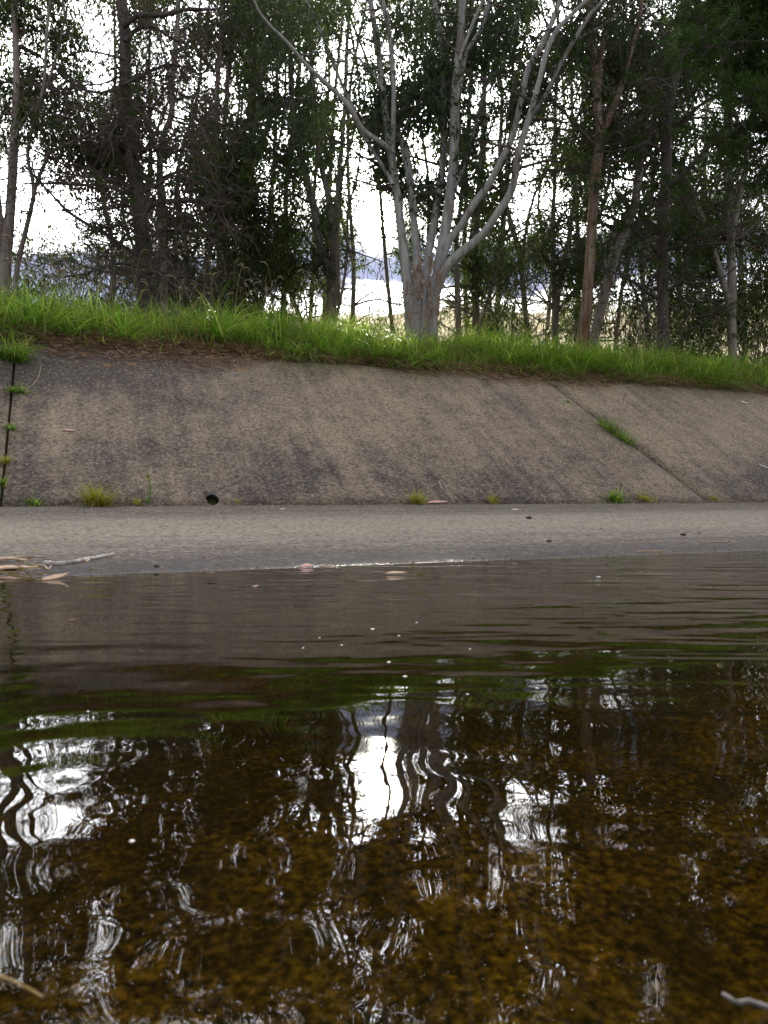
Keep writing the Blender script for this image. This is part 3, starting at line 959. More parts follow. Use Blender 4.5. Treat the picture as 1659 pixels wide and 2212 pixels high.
tree('gum_tree', 'tall straight reddish-brown gum forking near mid height', 'tree', [
    ([(1256, 745), (1262, 715), (1272, 595), (1279, 490), (1286, 385), (1293, 315), (1291, 227), (1284, 140), (1277, 52), (1275, 0)], 13, 7, 0.2, True),
    ([(1293, 330), (1297, 308), (1319, 245), (1344, 182), (1358, 130), (1379, 52), (1385, 0)], 7, 5, 0.5, False),
    ([(1291, 215), (1295, 192), (1298, 122), (1312, 52), (1326, 0)], 5.5, 5, 0.3, False),
    ([(1284, 310), (1270, 297), (1250, 275), (1244, 265)], 2.4, 1.4, -0.4, False),
], 16.5, M_BARK_RED, M_GUM, nb=30, zmin=7.0, spray=(5, 8))
tree('gum_tree', 'pale curved gum leaning right from behind the reddish trunk', 'tree', [
    ([(1280, 745), (1288, 710), (1316, 595), (1337, 532), (1365, 465), (1379, 385), (1386, 315), (1400, 227), (1417, 161), (1438, 133), (1456, 98), (1480, 20)], 11, 6, 0.4, True),
    ([(1384, 330), (1400, 300), (1440, 250)], 3, 2, 0.4, False),
    ([(1404, 205), (1385, 180), (1350, 190), (1330, 215)], 3, 2, 0.2, False),
], 18.0, M_BARK_PALE, M_GUM2, nb=46, zmin=5.0, spray=(6, 9))
tree('gum_tree', 'leaning gum pair with pale crossing trunks at the right', 'tree', [
    ([(1582, 770), (1580, 665), (1582, 640), (1578, 525), (1575, 420), (1575, 315), (1570, 200), (1572, 60), (1570, 0)], 10, 6, 0.2, True),
    ([(1578, 670), (1571, 640), (1547, 560), (1526, 500), (1501, 430), (1477, 378), (1450, 330)], 8, 5, 0.4, False),
    ([(1580, 520), (1585, 490), (1603, 402), (1613, 332), (1603, 305), (1590, 240)], 6, 3.5, -0.5, False),
    ([(1546, 560), (1560, 600), (1573, 650)], 4, 4, 0.4, False),
    ([(1592, 470), (1620, 420), (1650, 380), (1680, 350)], 3, 2, -0.2, False),
], 18.5, M_BARK_PALE, M_GUM, nb=44, zmin=4.4, spray=(6, 9))

# ---- conifers
def conifer(name, label, trunk_px, Y, r0, r1, limbs, leafm, twig_n, tuft_p, zmin, twig_len=(0.4, 1.3), tuft_per=46, brown=0.0, limb_extra=0, curl=0.38):
    base = at(*trunk_px[0], Y)
    base[2] = ground_at(base) - 0.05
    root = empty(name, base, label, 'tree')
    P, R = px_path(trunk_px, Y, r0, r1, Y + 0.3)
    q = P[0].copy()
    q[2] = ground_at(q) - 0.15
    P = np.vstack([q, P])
    R = np.concatenate([[R[0] * 1.2], R])
    e, er = branch(P[-1], unit(P[-1] - P[-3]), 2.5, R[-1], 0.06, 0, 6)
    P = np.vstack([P, e[1:]])
    R = np.concatenate([R, er[1:]])
    b = MB()
    b.tube(P, R, 14, 0.06)
    b.build('trunk', M_BARK_PINE, root, base)
    paths = []
    for (pix, ra, rb, dY) in limbs:
        LP, LR = px_path(pix, Y, ra, rb, Y + dY)
        b = MB()
        b.tube(LP, LR, 7, 0.05)
        b.build('limb', M_BARK_PINE, root, base)
        paths.append((LP, LR))
    ex = MB()
    for _ in range(limb_extra):
        i = RNG.integers(3, len(P) - 2)
        if P[i][2] < zmin: continue
        ang = RNG.uniform(0, 2 * math.pi)
        L = RNG.uniform(1.0, 2.6)
        bp, br = branch(P[i], [math.cos(ang), math.sin(ang), RNG.normal(0.05, 0.25)], L, 0.02, 0.14, -0.02, 8)
        ex.tube(bp, br, 5)
        paths.append((bp, br))
    tips = []
    for _ in range(twig_n):
        LP, LR = paths[RNG.integers(len(paths))]
        i = RNG.integers(1, len(LP))
        d = unit(LP[i] - LP[i - 1]) * 0.6 + RNG.normal(0, 0.75, 3)
        L = RNG.uniform(*twig_len)
        bp, br = branch(LP[i], d, L, 0.010, curl, -0.03, 7)
        ex.tube(bp, br, 3)
        tips.append(bp[-1])
        for _ in range(3):
            j = RNG.integers(2, 7)
            sp, sr = branch(bp[j], unit(bp[j] - bp[j - 1]) + RNG.normal(0, 0.8, 3), L * RNG.uniform(0.3, 0.6), 0.007, curl * 1.2, -0.03, 5)
            ex.tube(sp, sr, 3)
            tips += [sp[-1], sp[2]]
    ex.build('branches', M_TWIG, root, base)
    tips = np.array(tips)
    if brown:
        f = MB()
        needle_tuft(f, tips[RNG.random(len(tips)) < brown], 26, 0.09, 0.005, 0.07)
        f.build('dead_needles', M_DEADN, root, base, smooth=False)
    if tuft_p:
        f = MB()
        needle_tuft(f, tips[RNG.random(len(tips)) < tuft_p], tuft_per, 0.13, 0.010, 0.012, 0.26)
        f.build('crown', leafm, root, base, smooth=False)
    return root


conifer('dead_conifer', 'thick dark conifer with bare tangled twigs and rusty needles', [(317, 680), (315, 650), (311, 560), (305, 490), (298, 420), (287, 350), (277, 280), (270, 210), (271, 140), (270, 70), (262, 0)],
        14.5, 18, 12, [
    ([(312, 458), (336, 441), (385, 434), (455, 434), (500, 440)], 7, 3, -0.5),
    ([(295, 420), (273, 416), (228, 402), (168, 399), (105, 396), (49, 396)], 4.5, 1.5, -0.6),
    ([(290, 405), (266, 399), (210, 374), (168, 357), (133, 353), (60, 318)], 4.5, 1.5, 0.5),
    ([(308, 560), (287, 546), (224, 504), (175, 476), (140, 451), (108, 416), (52, 357)], 5, 2, -0.8),
    ([(272, 180), (290, 171), (332, 150), (371, 140), (420, 150)], 5, 2, 0.4),
    ([(266, 55), (283, 45), (305, 33), (350, 33), (402, 21), (469, 21)], 7, 3, -0.4),
    ([(270, 90), (287, 70), (308, 58), (336, 60), (371, 84), (420, 105), (470, 160)], 5, 2, 0.3),
    ([(305, 575), (250, 570), (190, 590), (130, 600)], 3.5, 1.5, -0.6),
    ([(318, 590), (360, 590), (420, 610), (490, 640)], 4, 2, -0.7),
    ([(300, 470), (260, 485), (230, 492), (200, 500)], 2.5, 1.2, -0.3),
    ([(278, 300), (230, 290), (180, 265), (120, 250)], 3.5, 1.5, -0.7),
    ([(272, 180), (220, 200), (160, 190), (100, 200)], 3.5, 1.5, -0.3),
    ([(285, 330), (330, 320), (400, 325), (440, 340)], 4, 1.5, -0.7),
    ([(300, 420), (340, 400), (380, 380), (450, 400)], 4, 1.5, -0.9),
    ([(275, 240), (310, 230), (370, 250), (430, 270)], 4, 1.5, -0.6),
    ([(270, 130), (240, 120), (180, 110), (130, 130)], 3, 1.5, -0.4),
    ([(310, 520), (350, 500), (400, 500), (470, 520)], 3.5, 1.5, -0.9),
], M_PINE, 950, 0.04, 3.2, brown=0.15, limb_extra=26)

conifer('pine_tree', 'dark rough-barked pine with drooping twigs right of the leaning gum', [(1431, 760), (1431, 730), (1431, 595), (1431, 490), (1438, 385), (1442, 280), (1456, 175), (1477, 87), (1484, 0)],
        16.0, 14, 8, [
    ([(1440, 410), (1456, 395), (1508, 343), (1550, 290), (1613, 262), (1680, 250)], 6, 3, -1.0),
    ([(1432, 560), (1420, 640), (1380, 615), (1330, 590), (1290, 575)][::1], 4, 1.5, -0.7),
    ([(1434, 560), (1400, 525), (1372, 500), (1352, 484)], 4, 2, -0.5),
    ([(1442, 300), (1480, 255), (1530, 215), (1580, 190)], 5, 2, -0.8),
    ([(1438, 480), (1490, 520), (1560, 500), (1640, 470)], 3.5, 1.5, -0.6),
    ([(1440, 540), (1500, 530), (1580, 520), (1640, 480)], 3.5, 1.5, 0.6),
    ([(1438, 630), (1490, 600), (1540, 610), (1600, 570)], 3.5, 1.5, -0.8),
    ([(1436, 330), (1400, 310), (1370, 320), (1340, 350)], 3.5, 1.5, -0.5),
    ([(1450, 190), (1420, 170), (1390, 175)], 3, 1.5, -0.5),
    ([(1430, 440), (1400, 420), (1370, 430)], 3, 1.5, -0.5),
    ([(1470, 110), (1510, 80), (1560, 60), (1620, 60)], 4, 2, -0.8),
], M_PINE, 420, 0.28, 3.0, tuft_per=40, brown=0.08, limb_extra=36)

conifer('pine_tree', 'dense dark green pine filling the top right corner', [(1790, 800), (1790, 600), (1785, 400), (1780, 200), (1775, 0)],
        12.5, 16, 10, [
    ([(1785, 330), (1720, 290), (1650, 270), (1590, 280), (1540, 300)], 5, 2, -0.4),
    ([(1785, 230), (1700, 180), (1630, 160), (1560, 170)], 5, 2, 0.6),
    ([(1780, 150), (1700, 100), (1620, 90), (1530, 100), (1490, 110)], 5, 2, -0.6),
    ([(1778, 80), (1690, 30), (1610, 20), (1540, 30), (1500, 40)], 5, 2, 0.4),
    ([(1775, 30), (1690, -30), (1600, -40), (1520, -30)], 5, 2, -0.3),
    ([(1780, 120), (1720, 60), (1650, 50), (1580, 60)], 5, 2, 0.9),
    ([(1785, 260), (1720, 230), (1660, 215), (1600, 230)], 5, 2, -0.9),
    ([(1785, 380), (1730, 360), (1680, 350), (1640, 370)], 4, 2, -0.3),
], M_PINE, 460, 0.6, 30.0, (0.25, 0.8), tuft_per=46, brown=0.03)

# ---- the trees behind: slender dark gums that close the row
bg_lab = 'slender dark gum standing in the shade behind the front row of trees'
bgx = [-160, -60, 400, 470, 545, 610, 668, 760, 1068, 1140, 1180, 1245, 1330, 1400, 1470, 1530, 1610, 1680, 1780, 300, 230, 700, 850, 930, 1010]
for i, x in enumerate(bgx):
    Y = RNG.uniform(24, 33)
    l = RNG.normal(0, 30)
    st = [([(x, 735), (x + l * 0.3 + RNG.normal(0, 5), 560), (x + l * 0.8 + RNG.normal(0, 16), 380), (x + l * 1.2 + RNG.normal(0, 14), 190), (x + l * 1.9, 20)], RNG.uniform(4.5, 7), 2.5, 0.4, True)]
    if RNG.random() < 0.6:
        st.append(([(x + l * 0.3, 580), (x + RNG.normal(0, 30), 420), (x + RNG.normal(0, 45), 220), (x + RNG.normal(0, 55), 30)], 3.5, 2, 0.5, False))
    tree('gum_tree', bg_lab, 'tree', st, Y, M_BARK_GUM, M_GUM if i % 2 else M_GUM2, nb=64, zmin=(4.6 if x == 760 else 9.5 if 690 < x < 1000 else 3.6 if x > 380 else 6.0), spray=(6, 9), size=1.25, lr=(0.8, 3.2),
         group='gums standing behind the front row', sub=3)

# ---- low bushes between the trunks
def bush(label, x, Y, wpx, top, leafm=M_GUM, nb=30, size=1.1):
    base = at(x, 720, Y)
    base[2] = ground_at(base) - 0.05
    root = empty('bush', base, label, 'bush')
    tw = MB()
    tips = []
    H = at(x, top, Y)[2] - base[2]
    W = wpx * Y / F
    for i in range(nb):
        d = np.array([RNG.normal(0, W / 2), RNG.normal(0, W / 4), H * RNG.uniform(0.55, 1.0)])
        bp, br = branch(base + RNG.normal(0, 0.12, 3) * [1, 1, 0], d, np.linalg.norm(d), 0.018, 0.16, 0.0, 7)
        tw.tube(bp, br, 4)
        for j in range(3, 7):
            tips += [bp[j], bp[j] + RNG.normal(0, 0.25, 3)]
    tw.build('branches', M_BARK_GUM, root, base)
    f = MB()
    gum_spray(f, keep(np.array(tips)), 3, 8, size)
    f.build('foliage', leafm, root, base, smooth=False)


bush('loose leafy bush in the sky gap at the left edge', 100, 19.0, 170, 455, M_GUM, 60)
bush('dark low bush at the foot of the dead conifer', 240, 20.0, 200, 540, M_GUM2, 46)
bush('dense dark bush right of the dead conifer', 410, 21.0, 170, 540, M_GUM, 34)
bush('tall dense bush left of the bright low sky', 560, 24.0, 130, 480, M_GUM2, 36)
bush('backlit airy bush directly under the sun', 805, 25.0, 130, 540, M_GUM2, 34)
bush('broad dark bush behind the twin trunks', 1110, 25.0, 150, 500, M_GUM, 36)
bush('dark bush left of the tall reddish trunk', 1230, 21.5, 110, 600, M_GUM2, 20)
bush('dark bush between leaning gum and rough pine', 1370, 20.0, 130, 590, M_PINE, 34)
bush('dark bush right of the rough pine', 1500, 19.5, 150, 620, M_PINE, 34)
bush('dark bush at the right edge under the leaning gums', 1640, 20.0, 130, 500, M_GUM, 40)

# ------------------------------------------------------------------ grass on top of the bank
def n2(x, y, s, o=0.0):
    return np.array([mnoise.noise(Vector((a * s, b_ * s, o))) for a, b_ in zip(x, y)])


gm = MB()
N = 60000
u = RNG.uniform(-7, 17, N)
v = 9.36 + RNG.beta(1.0, 1.35, N) * 2.6
cl1 = n2(u, v, 0.9)
cl2 = n2(u, v, 3.0, 4.0)
keepm = RNG.random(N) < np.clip(0.72 + cl2 * 1.1, 0.12, 1) * np.interp(v - 0.22 * np.clip(n2(u, u * 0, 1.6, 5.0) + 0.15, -0.2, 1), [9.40, 9.62], [0.1, 1])
# the straw-covered stretch on the left stays open
openL = (u > -0.45) & (u < 2.3) & (v < 9.44 + 0.34 * np.interp(u, [-0.45, 0.2, 1.6, 2.3], [0, 1, 1, 0]))
keepm &= ~(openL & (RNG.random(N) < 0.93))
u, v, cl1, cl2 = u[keepm], v[keepm], cl1[keepm], cl2[keepm]
n = len(u)
base = np.stack([u * CR - v * SR, u * SR + v * CR, bank_z(u, v) - 0.01], -1)
ln = RNG.uniform(0.14, 0.62, n) * (1 + 1.0 * cl1 + 1.1 * cl2) * np.interp(v, [9.44, 9.9], [0.75, 1.0]) * np.interp(u, [-4, -0.5, 3, 8], [1.25, 1.0, 0.95, 0.8])
lean = RNG.normal(0, 0.55, (n, 2)) + np.stack([n2(u, v, 2.2, 7.0), n2(u, v, 2.2, 9.0)], -1) * 1.1
drop = np.interp(v, [9.44, 9.8], [0.5, 0.1])
dr = np.stack([lean[:, 0] + SR * drop, lean[:, 1] - CR * drop, np.ones(n)], -1)
blades(gm, base, dr, np.clip(ln, 0.08, 0.9), RNG.uniform(0.005, 0.012, n), RNG.uniform(0.1, 0.9, n))
# tall broad-bladed tussocks
for _ in range(210):
    cu, cv = RNG.uniform(-6, 15), RNG.uniform(9.55, 11.2)
    k = RNG.integers(14, 34)
    c = uv2w(cu, cv, bank_z(cu, cv) - 0.02)
    bs_ = c + RNG.normal(0, 0.05, (k, 3)) * [1, 1, 0]
    dd = np.stack([RNG.normal(0, 0.5, k), RNG.normal(-0.12, 0.5, k), np.ones(k)], -1)
    blades(gm, bs_, dd, RNG.uniform(0.4, 0.85, k), RNG.uniform(0.012, 0.024, k), RNG.uniform(0.3, 1.2, k), 4)
# blades hanging out over the concrete
n = 8500
u = RNG.uniform(-6, 16, n)
ov = np.clip(n2(u, u * 0, 1.3, 3.0) + n2(u, u * 0, 4.0, 6.0) * 0.6 + 0.35, 0.0, 1)
kk_ = (RNG.random(n) < ov) & ~((u > -0.4) & (u < 2.2) & (RNG.random(n) < 0.8))
u, ov = u[kk_], ov[kk_]
n = len(u)
v = RNG.uniform(9.42, 9.75, n)
base = np.stack([u * CR - v * SR, u * SR + v * CR, np.maximum(bank_z(u, v), 2.0)], -1)
blades(gm, base, np.stack([RNG.normal(0, 0.45, n) + SR * 0.7, RNG.normal(0, 0.25, n) - CR * 0.7, RNG.uniform(0.1, 1.0, n)], -1), RNG.uniform(0.2, 0.5, n) * (0.6 + 0.6 * ov), RNG.uniform(0.006, 0.014, n), RNG.uniform(0.5, 1.3, n), 4)
# thinner cover on the flat behind
n = 9000
u = RNG.uniform(-14, 22, n)
v = RNG.uniform(11.8, 17, n)
base = np.stack([u * CR - v * SR, u * SR + v * CR, bank_z(u, v)], -1)
blades(gm, base, np.concatenate([RNG.normal(0, 0.4, (n, 2)), np.ones((n, 1))], 1), RNG.uniform(0.15, 0.4, n), RNG.uniform(0.008, 0.014, n), RNG.uniform(0.2, 0.9, n), 2)
tag(gm.build('grass', M_GRASS), 'lush green grass along the top of the concrete bank', 'grass', kind='stuff')

# dry stems and seed heads standing out of it
sm = MB()
n = 6000
u = RNG.uniform(-6, 15, n)
v = RNG.uniform(9.5, 11.4, n)
base = np.stack([u * CR - v * SR, u * SR + v * CR, bank_z(u, v)], -1)
blades(sm, base, np.stack([RNG.normal(0, 0.35, n), RNG.normal(-0.1, 0.35, n), np.ones(n)], -1), RNG.uniform(0.2, 0.6, n), RNG.uniform(0.004, 0.009, n), RNG.uniform(0.2, 1.0, n), 4)
for _ in range(340):
    cu = RNG.uniform(-4.5, 13)
    cv = RNG.uniform(9.8, 11.3)
    c = uv2w(cu, cv, bank_z(cu, cv))
    H = RNG.uniform(0.55, 1.2)
    dx, dy = RNG.normal(0, 0.22, 2)
    t_ = np.linspace(0, 1, 8)
    P = c + np.stack([dx * t_ ** 1.6 * H, dy * t_ ** 1.6 * H, H * (t_ - 0.12 * t_ ** 3)], -1)
    sm.tube(P, np.linspace(0.0034, 0.002, 8), 3)
    # drooping head
    d = unit(P[-1] - P[-2])
    hp = [P[-1]]
    for _k in range(6):
        d = unit(d + np.array([dx * 0.7, dy * 0.7, -0.34]))
        hp.append(hp[-1] + d * 0.022)
    hp = np.array(hp)
    sm.tube(hp, [0.002, 0.006, 0.0075, 0.0075, 0.006, 0.005, 0.001], 4)
tag(sm.build('dry_grass', M_STRAW), 'dry straw-coloured stems and drooping seed heads in the grass', 'grass', kind='stuff')

# thatch: brown dead runners under the green edge, and litter over the lip
lm = MB()
N = 21000
u = RNG.uniform(-6, 16, N)
wid = 0.13 + 0.3 * np.clip(n2(u, u * 0, 0.8, 2.0) + 0.25, 0, 1) + 0.34 * np.interp(u, [-0.6, -0.1, 1.6, 2.4], [0, 1, 1, 0]) + 0.22 * np.interp(u, [4.6, 5.4, 6.6, 7.4], [0, 1, 1, 0])
v = 9.62 - RNG.beta(1.1, 2.0, N) * (wid + 0.1)
s_ = (v - V_TOE) / (V_TOP - V_TOE)
zs = np.where(v < V_TOP - 0.10, Z_TOE + s_ * (Z_TOP - Z_TOE), np.maximum(bank_z(u, v), Z_TOE + s_ * (Z_TOP - Z_TOE))) + 0.012 + RNG.random(N) * 0.05 * np.interp(v, [9.0, 9.4], [0.15, 1])
p = np.stack([u * CR - v * SR, u * SR + v * CR, zs], -1)
ang = RNG.normal(ROT, 0.75, N)
ax_ = np.stack([np.cos(ang), np.sin(ang), RNG.normal(0, 0.12, N) + 0.64 * (-np.cos(ang) * SR + np.sin(ang) * CR)], -1)
leaves(lm, p, unit(ax_), RNG.uniform(0.05, 0.2, N), RNG.uniform(0.004, 0.012, N))
# dead blades hanging from the turf
n = 6000
u = RNG.uniform(-6, 16, n)
v = RNG.uniform(9.42, 9.75, n)
base = np.stack([u * CR - v * SR, u * SR + v * CR, np.maximum(bank_z(u, v), 1.99) + 0.02], -1)
blades(lm, base, np.stack([RNG.normal(0, 0.6, n) + SR * 0.5, RNG.normal(0, 0.3, n) - CR * 0.5, np.abs(RNG.normal(0.5, 0.4, n))], -1), RNG.uniform(0.1, 0.28, n), RNG.uniform(0.004, 0.009, n), RNG.uniform(0.5, 1.3, n))
tag(lm.build('leaf_litter', M_LITTER), 'brown needles, bark and dead runners along the lip of the bank', 'litter', kind='stuff')

# ------------------------------------------------------------------ tufts in the joints
def tuft(name, label, p, h, wd, nbl, mat, straw=0, stalks=(), cat='grass tuft', along=None, blade_w=(0.004, 0.008), nrm=N_SLOPE):
    root = empty(name, p, label, cat, 'grass tufts rooted in the concrete joints')
    b = MB()
    k = int(nbl * 1.5)
    off = RNG.normal(0, 0.16, (k, 3)) * wd * np.array([1, 0.5, 0])
    if along is not None:
        off = RNG.uniform(-0.5, 0.5, (k, 1)) * along[None] + RNG.normal(0, 0.012, (k, 3))
    off -= nrm * (off @ nrm)[:, None]
    spread = wd / max(h, 1e-3) * 0.42
    dd = np.stack([RNG.normal(0, spread, k), RNG.normal(-0.15, spread * 0.6, k), np.ones(k)], -1)
    blades(b, p + off - nrm * 0.004, dd, RNG.uniform(0.6, 1.5, k) * h, RNG.uniform(*blade_w, k) * 1.25, RNG.uniform(0.1, 0.9, k), 4)
    b.build('blades', mat, root, p)
    if straw:
        b = MB()
        dd = np.stack([RNG.normal(0, spread * 1.3, straw), RNG.normal(-0.15, spread, straw), np.ones(straw)], -1)
        blades(b, np.repeat(p[None], straw, 0) + RNG.normal(0, 0.012, (straw, 3)), dd, RNG.uniform(0.7, 1.7, straw) * h, RNG.uniform(0.003, 0.005, straw), RNG.uniform(0.2, 1.1, straw), 4)
        b.build('dry_blades', M_STRAW, root, p)
    for (dx, hh) in stalks:
        b = MB()
        t_ = np.linspace(0, 1, 7)
        P = p + np.stack([dx * t_ ** 1.5, 0 * t_, hh * t_], -1)
        b.tube(P, np.linspace(0.0028, 0.0016, 7), 4)
        b.tube(smooth_path(P[-3:], 6), [0.002, 0.005, 0.0065, 0.006, 0.005, 0.001], 5)
        b.build('seed_stalk', M_STRAW, root, p)
    return root


def mpx(p):                       # metres per view pixel at p
    return project(p)[2] / F


def tuft_px(label, x, y, hpx, wpx, nbl, mat, plane=on_slope, **k):
    p = plane(x, y)
    m = mpx(p)
    if 'stalks' in k:
        k['stalks'] = [(a * m, b_ * m) for a, b_ in k['stalks']]
    return tuft('grass_tuft', label, p, hpx * m, wpx * m, nbl, mat, **k)


tuft_px('small green grass tuft left of the big yellowing one at the slope foot', 75, 1090, 30, 46, 34, M_GRASS, straw=4)
tuft_px('largest yellowing grass tuft at the slope foot with dry straw', 212, 1094, 62, 76, 120, M_GRASSY, straw=40)
tuft_px('small sparse tuft beside the tall thin weed', 296, 1090, 22, 26, 16, M_GRASSY, straw=5)
tuft_px('yellow-green tuft behind the pink fallen leaf', 903, 1089, 40, 44, 56, M_GRASSY, straw=8, stalks=[(8, 52)])
tuft_px('tiny yellow-green tuft right of the pale twig', 1068, 1088, 28, 24, 24, M_GRASSY, straw=3)
tuft_px('bright green broad-bladed tuft at the foot near the right joint', 1328, 1083, 36, 52, 46, M_GRASS, blade_w=(0.008, 0.013))
tuft_px('low splayed yellow-green tuft nearest left of the right joint foot', 1400, 1083, 30, 62, 34, M_GRASSY)
tuft_px('tiny orange-tinged tuft at the foot of the right joint', 1545, 1081, 18, 22, 18, M_GRASSY, straw=8)
jr = on_slope(1360, 958) - on_slope(1300, 916)
tuft_px('long green tuft filling the right joint with two tall seed stalks', 1332, 940, 34, 60, 170, M_GRASS, along=jr * 1.1, straw=14, stalks=[(20, 96), (28, 74), (-34, 46)])
tuft_px('tiny green sprig high in the right joint', 1228, 869, 10, 22, 14, M_GRASS)
tuft_px('large green clump hanging over the top of the left joint', 32, 778, 62, 100, 190, M_GRASS, straw=30)
tuft_px('flat green tuft below the big clump in the left joint', 34, 846, 26, 74, 60, M_GRASS, straw=8)
tuft_px('small green tuft halfway down the left joint', 22, 926, 20, 40, 26, M_GRASS)
tuft_px('small straw-flecked tuft in the lower left joint', 12, 1000, 24, 26, 24, M_GRASSY, straw=10)
tuft_px('lowest little tuft in the left joint at the picture edge', 6, 1050, 26, 18, 22, M_GRASS, straw=4)
tuft_px('tiny lone sprig just right of the weep hole', 515, 1088, 18, 10, 7, M_GRASSY, straw=3)

# the tall thin weed
p = on_slope(322, 1090)
m_ = mpx(p)
root = empty('weed', p, 'tall thin green weed standing at the slope foot', 'weed')
b = MB()
t_ = np.linspace(0, 1, 9)
P = p + np.stack([0.01 * np.sin(t_ * 4), 0 * t_, t_ * 68 * m_], -1)
b.tube(P, np.linspace(0.005, 0.002, 9), 5)
b.build('stem', M_GRASS, root, p)
b = MB()
k = 60
tt = RNG.uniform(0.05, 1, k)
pos = p + np.stack([0.01 * np.sin(tt * 4), 0 * tt, tt * 68 * m_], -1)
leaves(b, pos, unit(np.stack([RNG.normal(0, 1, k), RNG.normal(0, 1, k), RNG.uniform(0.1, 1.2, k)], -1)), RNG.uniform(0.02, 0.055, k) * (1.3 - tt * 0.7), RNG.uniform(0.006, 0.014, k))
b.build('leaves', M_GRASS, root, p, smooth=False)

# thin yellow-flowered weed in the grass at the right
p = at(1440, 745, 13.6)
p[2] = ground_at(p)
root = empty('flowering_weed', p, 'thin tall weed with tiny yellow flowers in front of the rough pine', 'weed')
b = MB()
fl = MB()
for (x0, x1, yt) in ((1440, 1443, 612), (1440, 1475, 655), (1440, 1410, 660), (1442, 1462, 632)):
    q1 = at(x1, yt, 13.6)
    t_ = np.linspace(0, 1, 8)[:, None]
    P = p + (q1 - p) * t_ + np.array([0.05, 0, 0]) * np.sin(t_ * 5)
    b.tube(P, np.linspace(0.005, 0.002, 8), 4)
    k = 14
    tt = RNG.uniform(0.45, 1, k)[:, None]
    leaves(fl, p + (q1 - p) * tt + RNG.normal(0, 0.025, (k, 3)), unit(RNG.normal(size=(k, 3))), RNG.uniform(0.018, 0.03, k), RNG.uniform(0.012, 0.02, k))
b.build('stem', M_GRASS, root, p)
fl.build('flowers', M_FLOWER, root, p, smooth=False)

# ------------------------------------------------------------------ fallen leaves, bark, sticks
def frame_on(nrm, ang):
    nrm = unit(np.asarray(nrm, float))
    e = unit(RT - nrm * (RT @ nrm))
    f = np.cross(nrm, e)
    return e * math.cos(ang) + f * math.sin(ang), -e * math.sin(ang) + f * math.cos(ang), nrm


def fallen_leaf(name, label, p, L, W, ang, mat, nrm=N_SLOPE, curl=0.10, sickle=0.12, cat='leaf', lift=0.004, group=None, stalk=True):
    """sickle-shaped gum leaf: a bent, cupped blade of real thickness with its stalk"""
    e, f, nn = frame_on(nrm, ang)
    b = MB()
    n = 13
    up_, dn_ = [], []
    for i in range(n):
        s = i / (n - 1)
        wd = W * 0.5 * (math.sin(math.pi * min(1, s * 1.02)) ** 0.8) * (1 - 0.35 * s) + 0.0004
        c = p + e * (s - 0.5) * L + f * (sickle * L * math.sin(math.pi * s)) + nn * (lift + curl * L * (2 * s - 1) ** 2 * (0.6 if s < 0.5 else 1.0))
        for side in (-1, 0, 1):
            q = c + f * wd * side + nn * (abs(side) * wd * 0.3)
            up_.append(q + nn * 0.0006)
            dn_.append(q - nn * 0.0006)
    b.add(np.array(up_ + dn_))
    q = []
    o = n * 3
    for i in range(n - 1):
        for k in range(2):
            a = i * 3 + k
            q.append((a, a + 3, a + 4, a + 1))
            q.append((o + a, o + a + 1, o + a + 4, o + a + 3))
        q.append((i * 3, o + i * 3, o + i * 3 + 3, i * 3 + 3))
        q.append((i * 3 + 2, i * 3 + 5, o + i * 3 + 5, o + i * 3 + 2))
    b.q.append(np.array(q))
    if stalk:
        c0 = p - e * 0.5 * L + nn * (lift + curl * L * 0.6)
        b.tube([c0 + e * 0.01, c0 - e * L * 0.06 + nn * 0.002, c0 - e * L * 0.12 + f * L * 0.03], [0.0012, 0.001, 0.0008], 4)
    o_ = b.build(name, mat, origin=p)
    return tag(o_, label, cat, group)


def leaf_px(label, x, y, lpx, ang, mat, plane, nrm, wr=0.2, name='fallen_leaf', **k):
    p = plane(x, y)
    L = lpx * mpx(p)
    if nrm is not N_SLOPE:                # dry leaves curl up on one edge
        k.setdefault('lift', L * wr * 0.22 + 0.002)
        nrm = unit(np.asarray(nrm) + np.array([0, -0.55, 0]))
    return fallen_leaf(name, label, p, L, L * wr, ang, mat, nrm, **k)


leaf_px('pink sickle-shaped leaf lying at the slope foot', 945, 1090, 48, 0.08, M_PINK, on_apron, N_APRON, 0.24)
leaf_px('pinkish leaf stuck on the slope at the left', 150, 932, 30, 0.25, M_PINK, on_slope, N_SLOPE, 0.3)
leaf_px('bleached white leaf high on the right slope', 1608, 871, 17, 0.0, M_PALEL, on_slope, N_SLOPE, 0.5)
leaf_px('dark curled brown leaf standing by the yellow-green tuft', 879, 1060, 14, 0.9, M_BROWNL, on_slope, N_SLOPE, 0.5, curl=0.3)
leaf_px('tiny pale leaf right of the weep hole at the foot', 611, 1101, 13, 0.05, M_PALEL, on_apron, N_APRON, 0.25)
leaf_px('white leaf scrap in the middle of the foot', 1113, 1103, 16, 0.0, M_PALEL, on_apron, N_APRON, 0.3)
leaf_px('large tan curled leaf at the waterline on the left', 122, 1256, 62, 0.35, M_TAN, on_apron, N_APRON, 0.3, curl=0.2)
leaf_px('tan leaf floating near the centre of the waterline', 855, 1242, 46, 0.03, M_TAN, on_water, UPV, 0.22, lift=0.003)
leaf_px('pink leaf in the floating scum by the bright waterline', 663, 1226, 32, 0.1, M_PINK, on_water, UPV, 0.5, lift=0.003)
leaf_px('brown leaf in the floating scum by the bright waterline', 706, 1228, 26, -0.15, M_BROWNL, on_water, UPV, 0.4, lift=0.003)
leaf_px('small yellowish leaf floating left of centre', 553, 1268, 12, 0.4, M_TAN, on_water, UPV, 0.5, lift=0.002)
leaf_px('little cream petal-like leaf floating right of centre', 1293, 1248, 11, 0.1, M_PALEL, on_water, UPV, 0.4, lift=0.002)
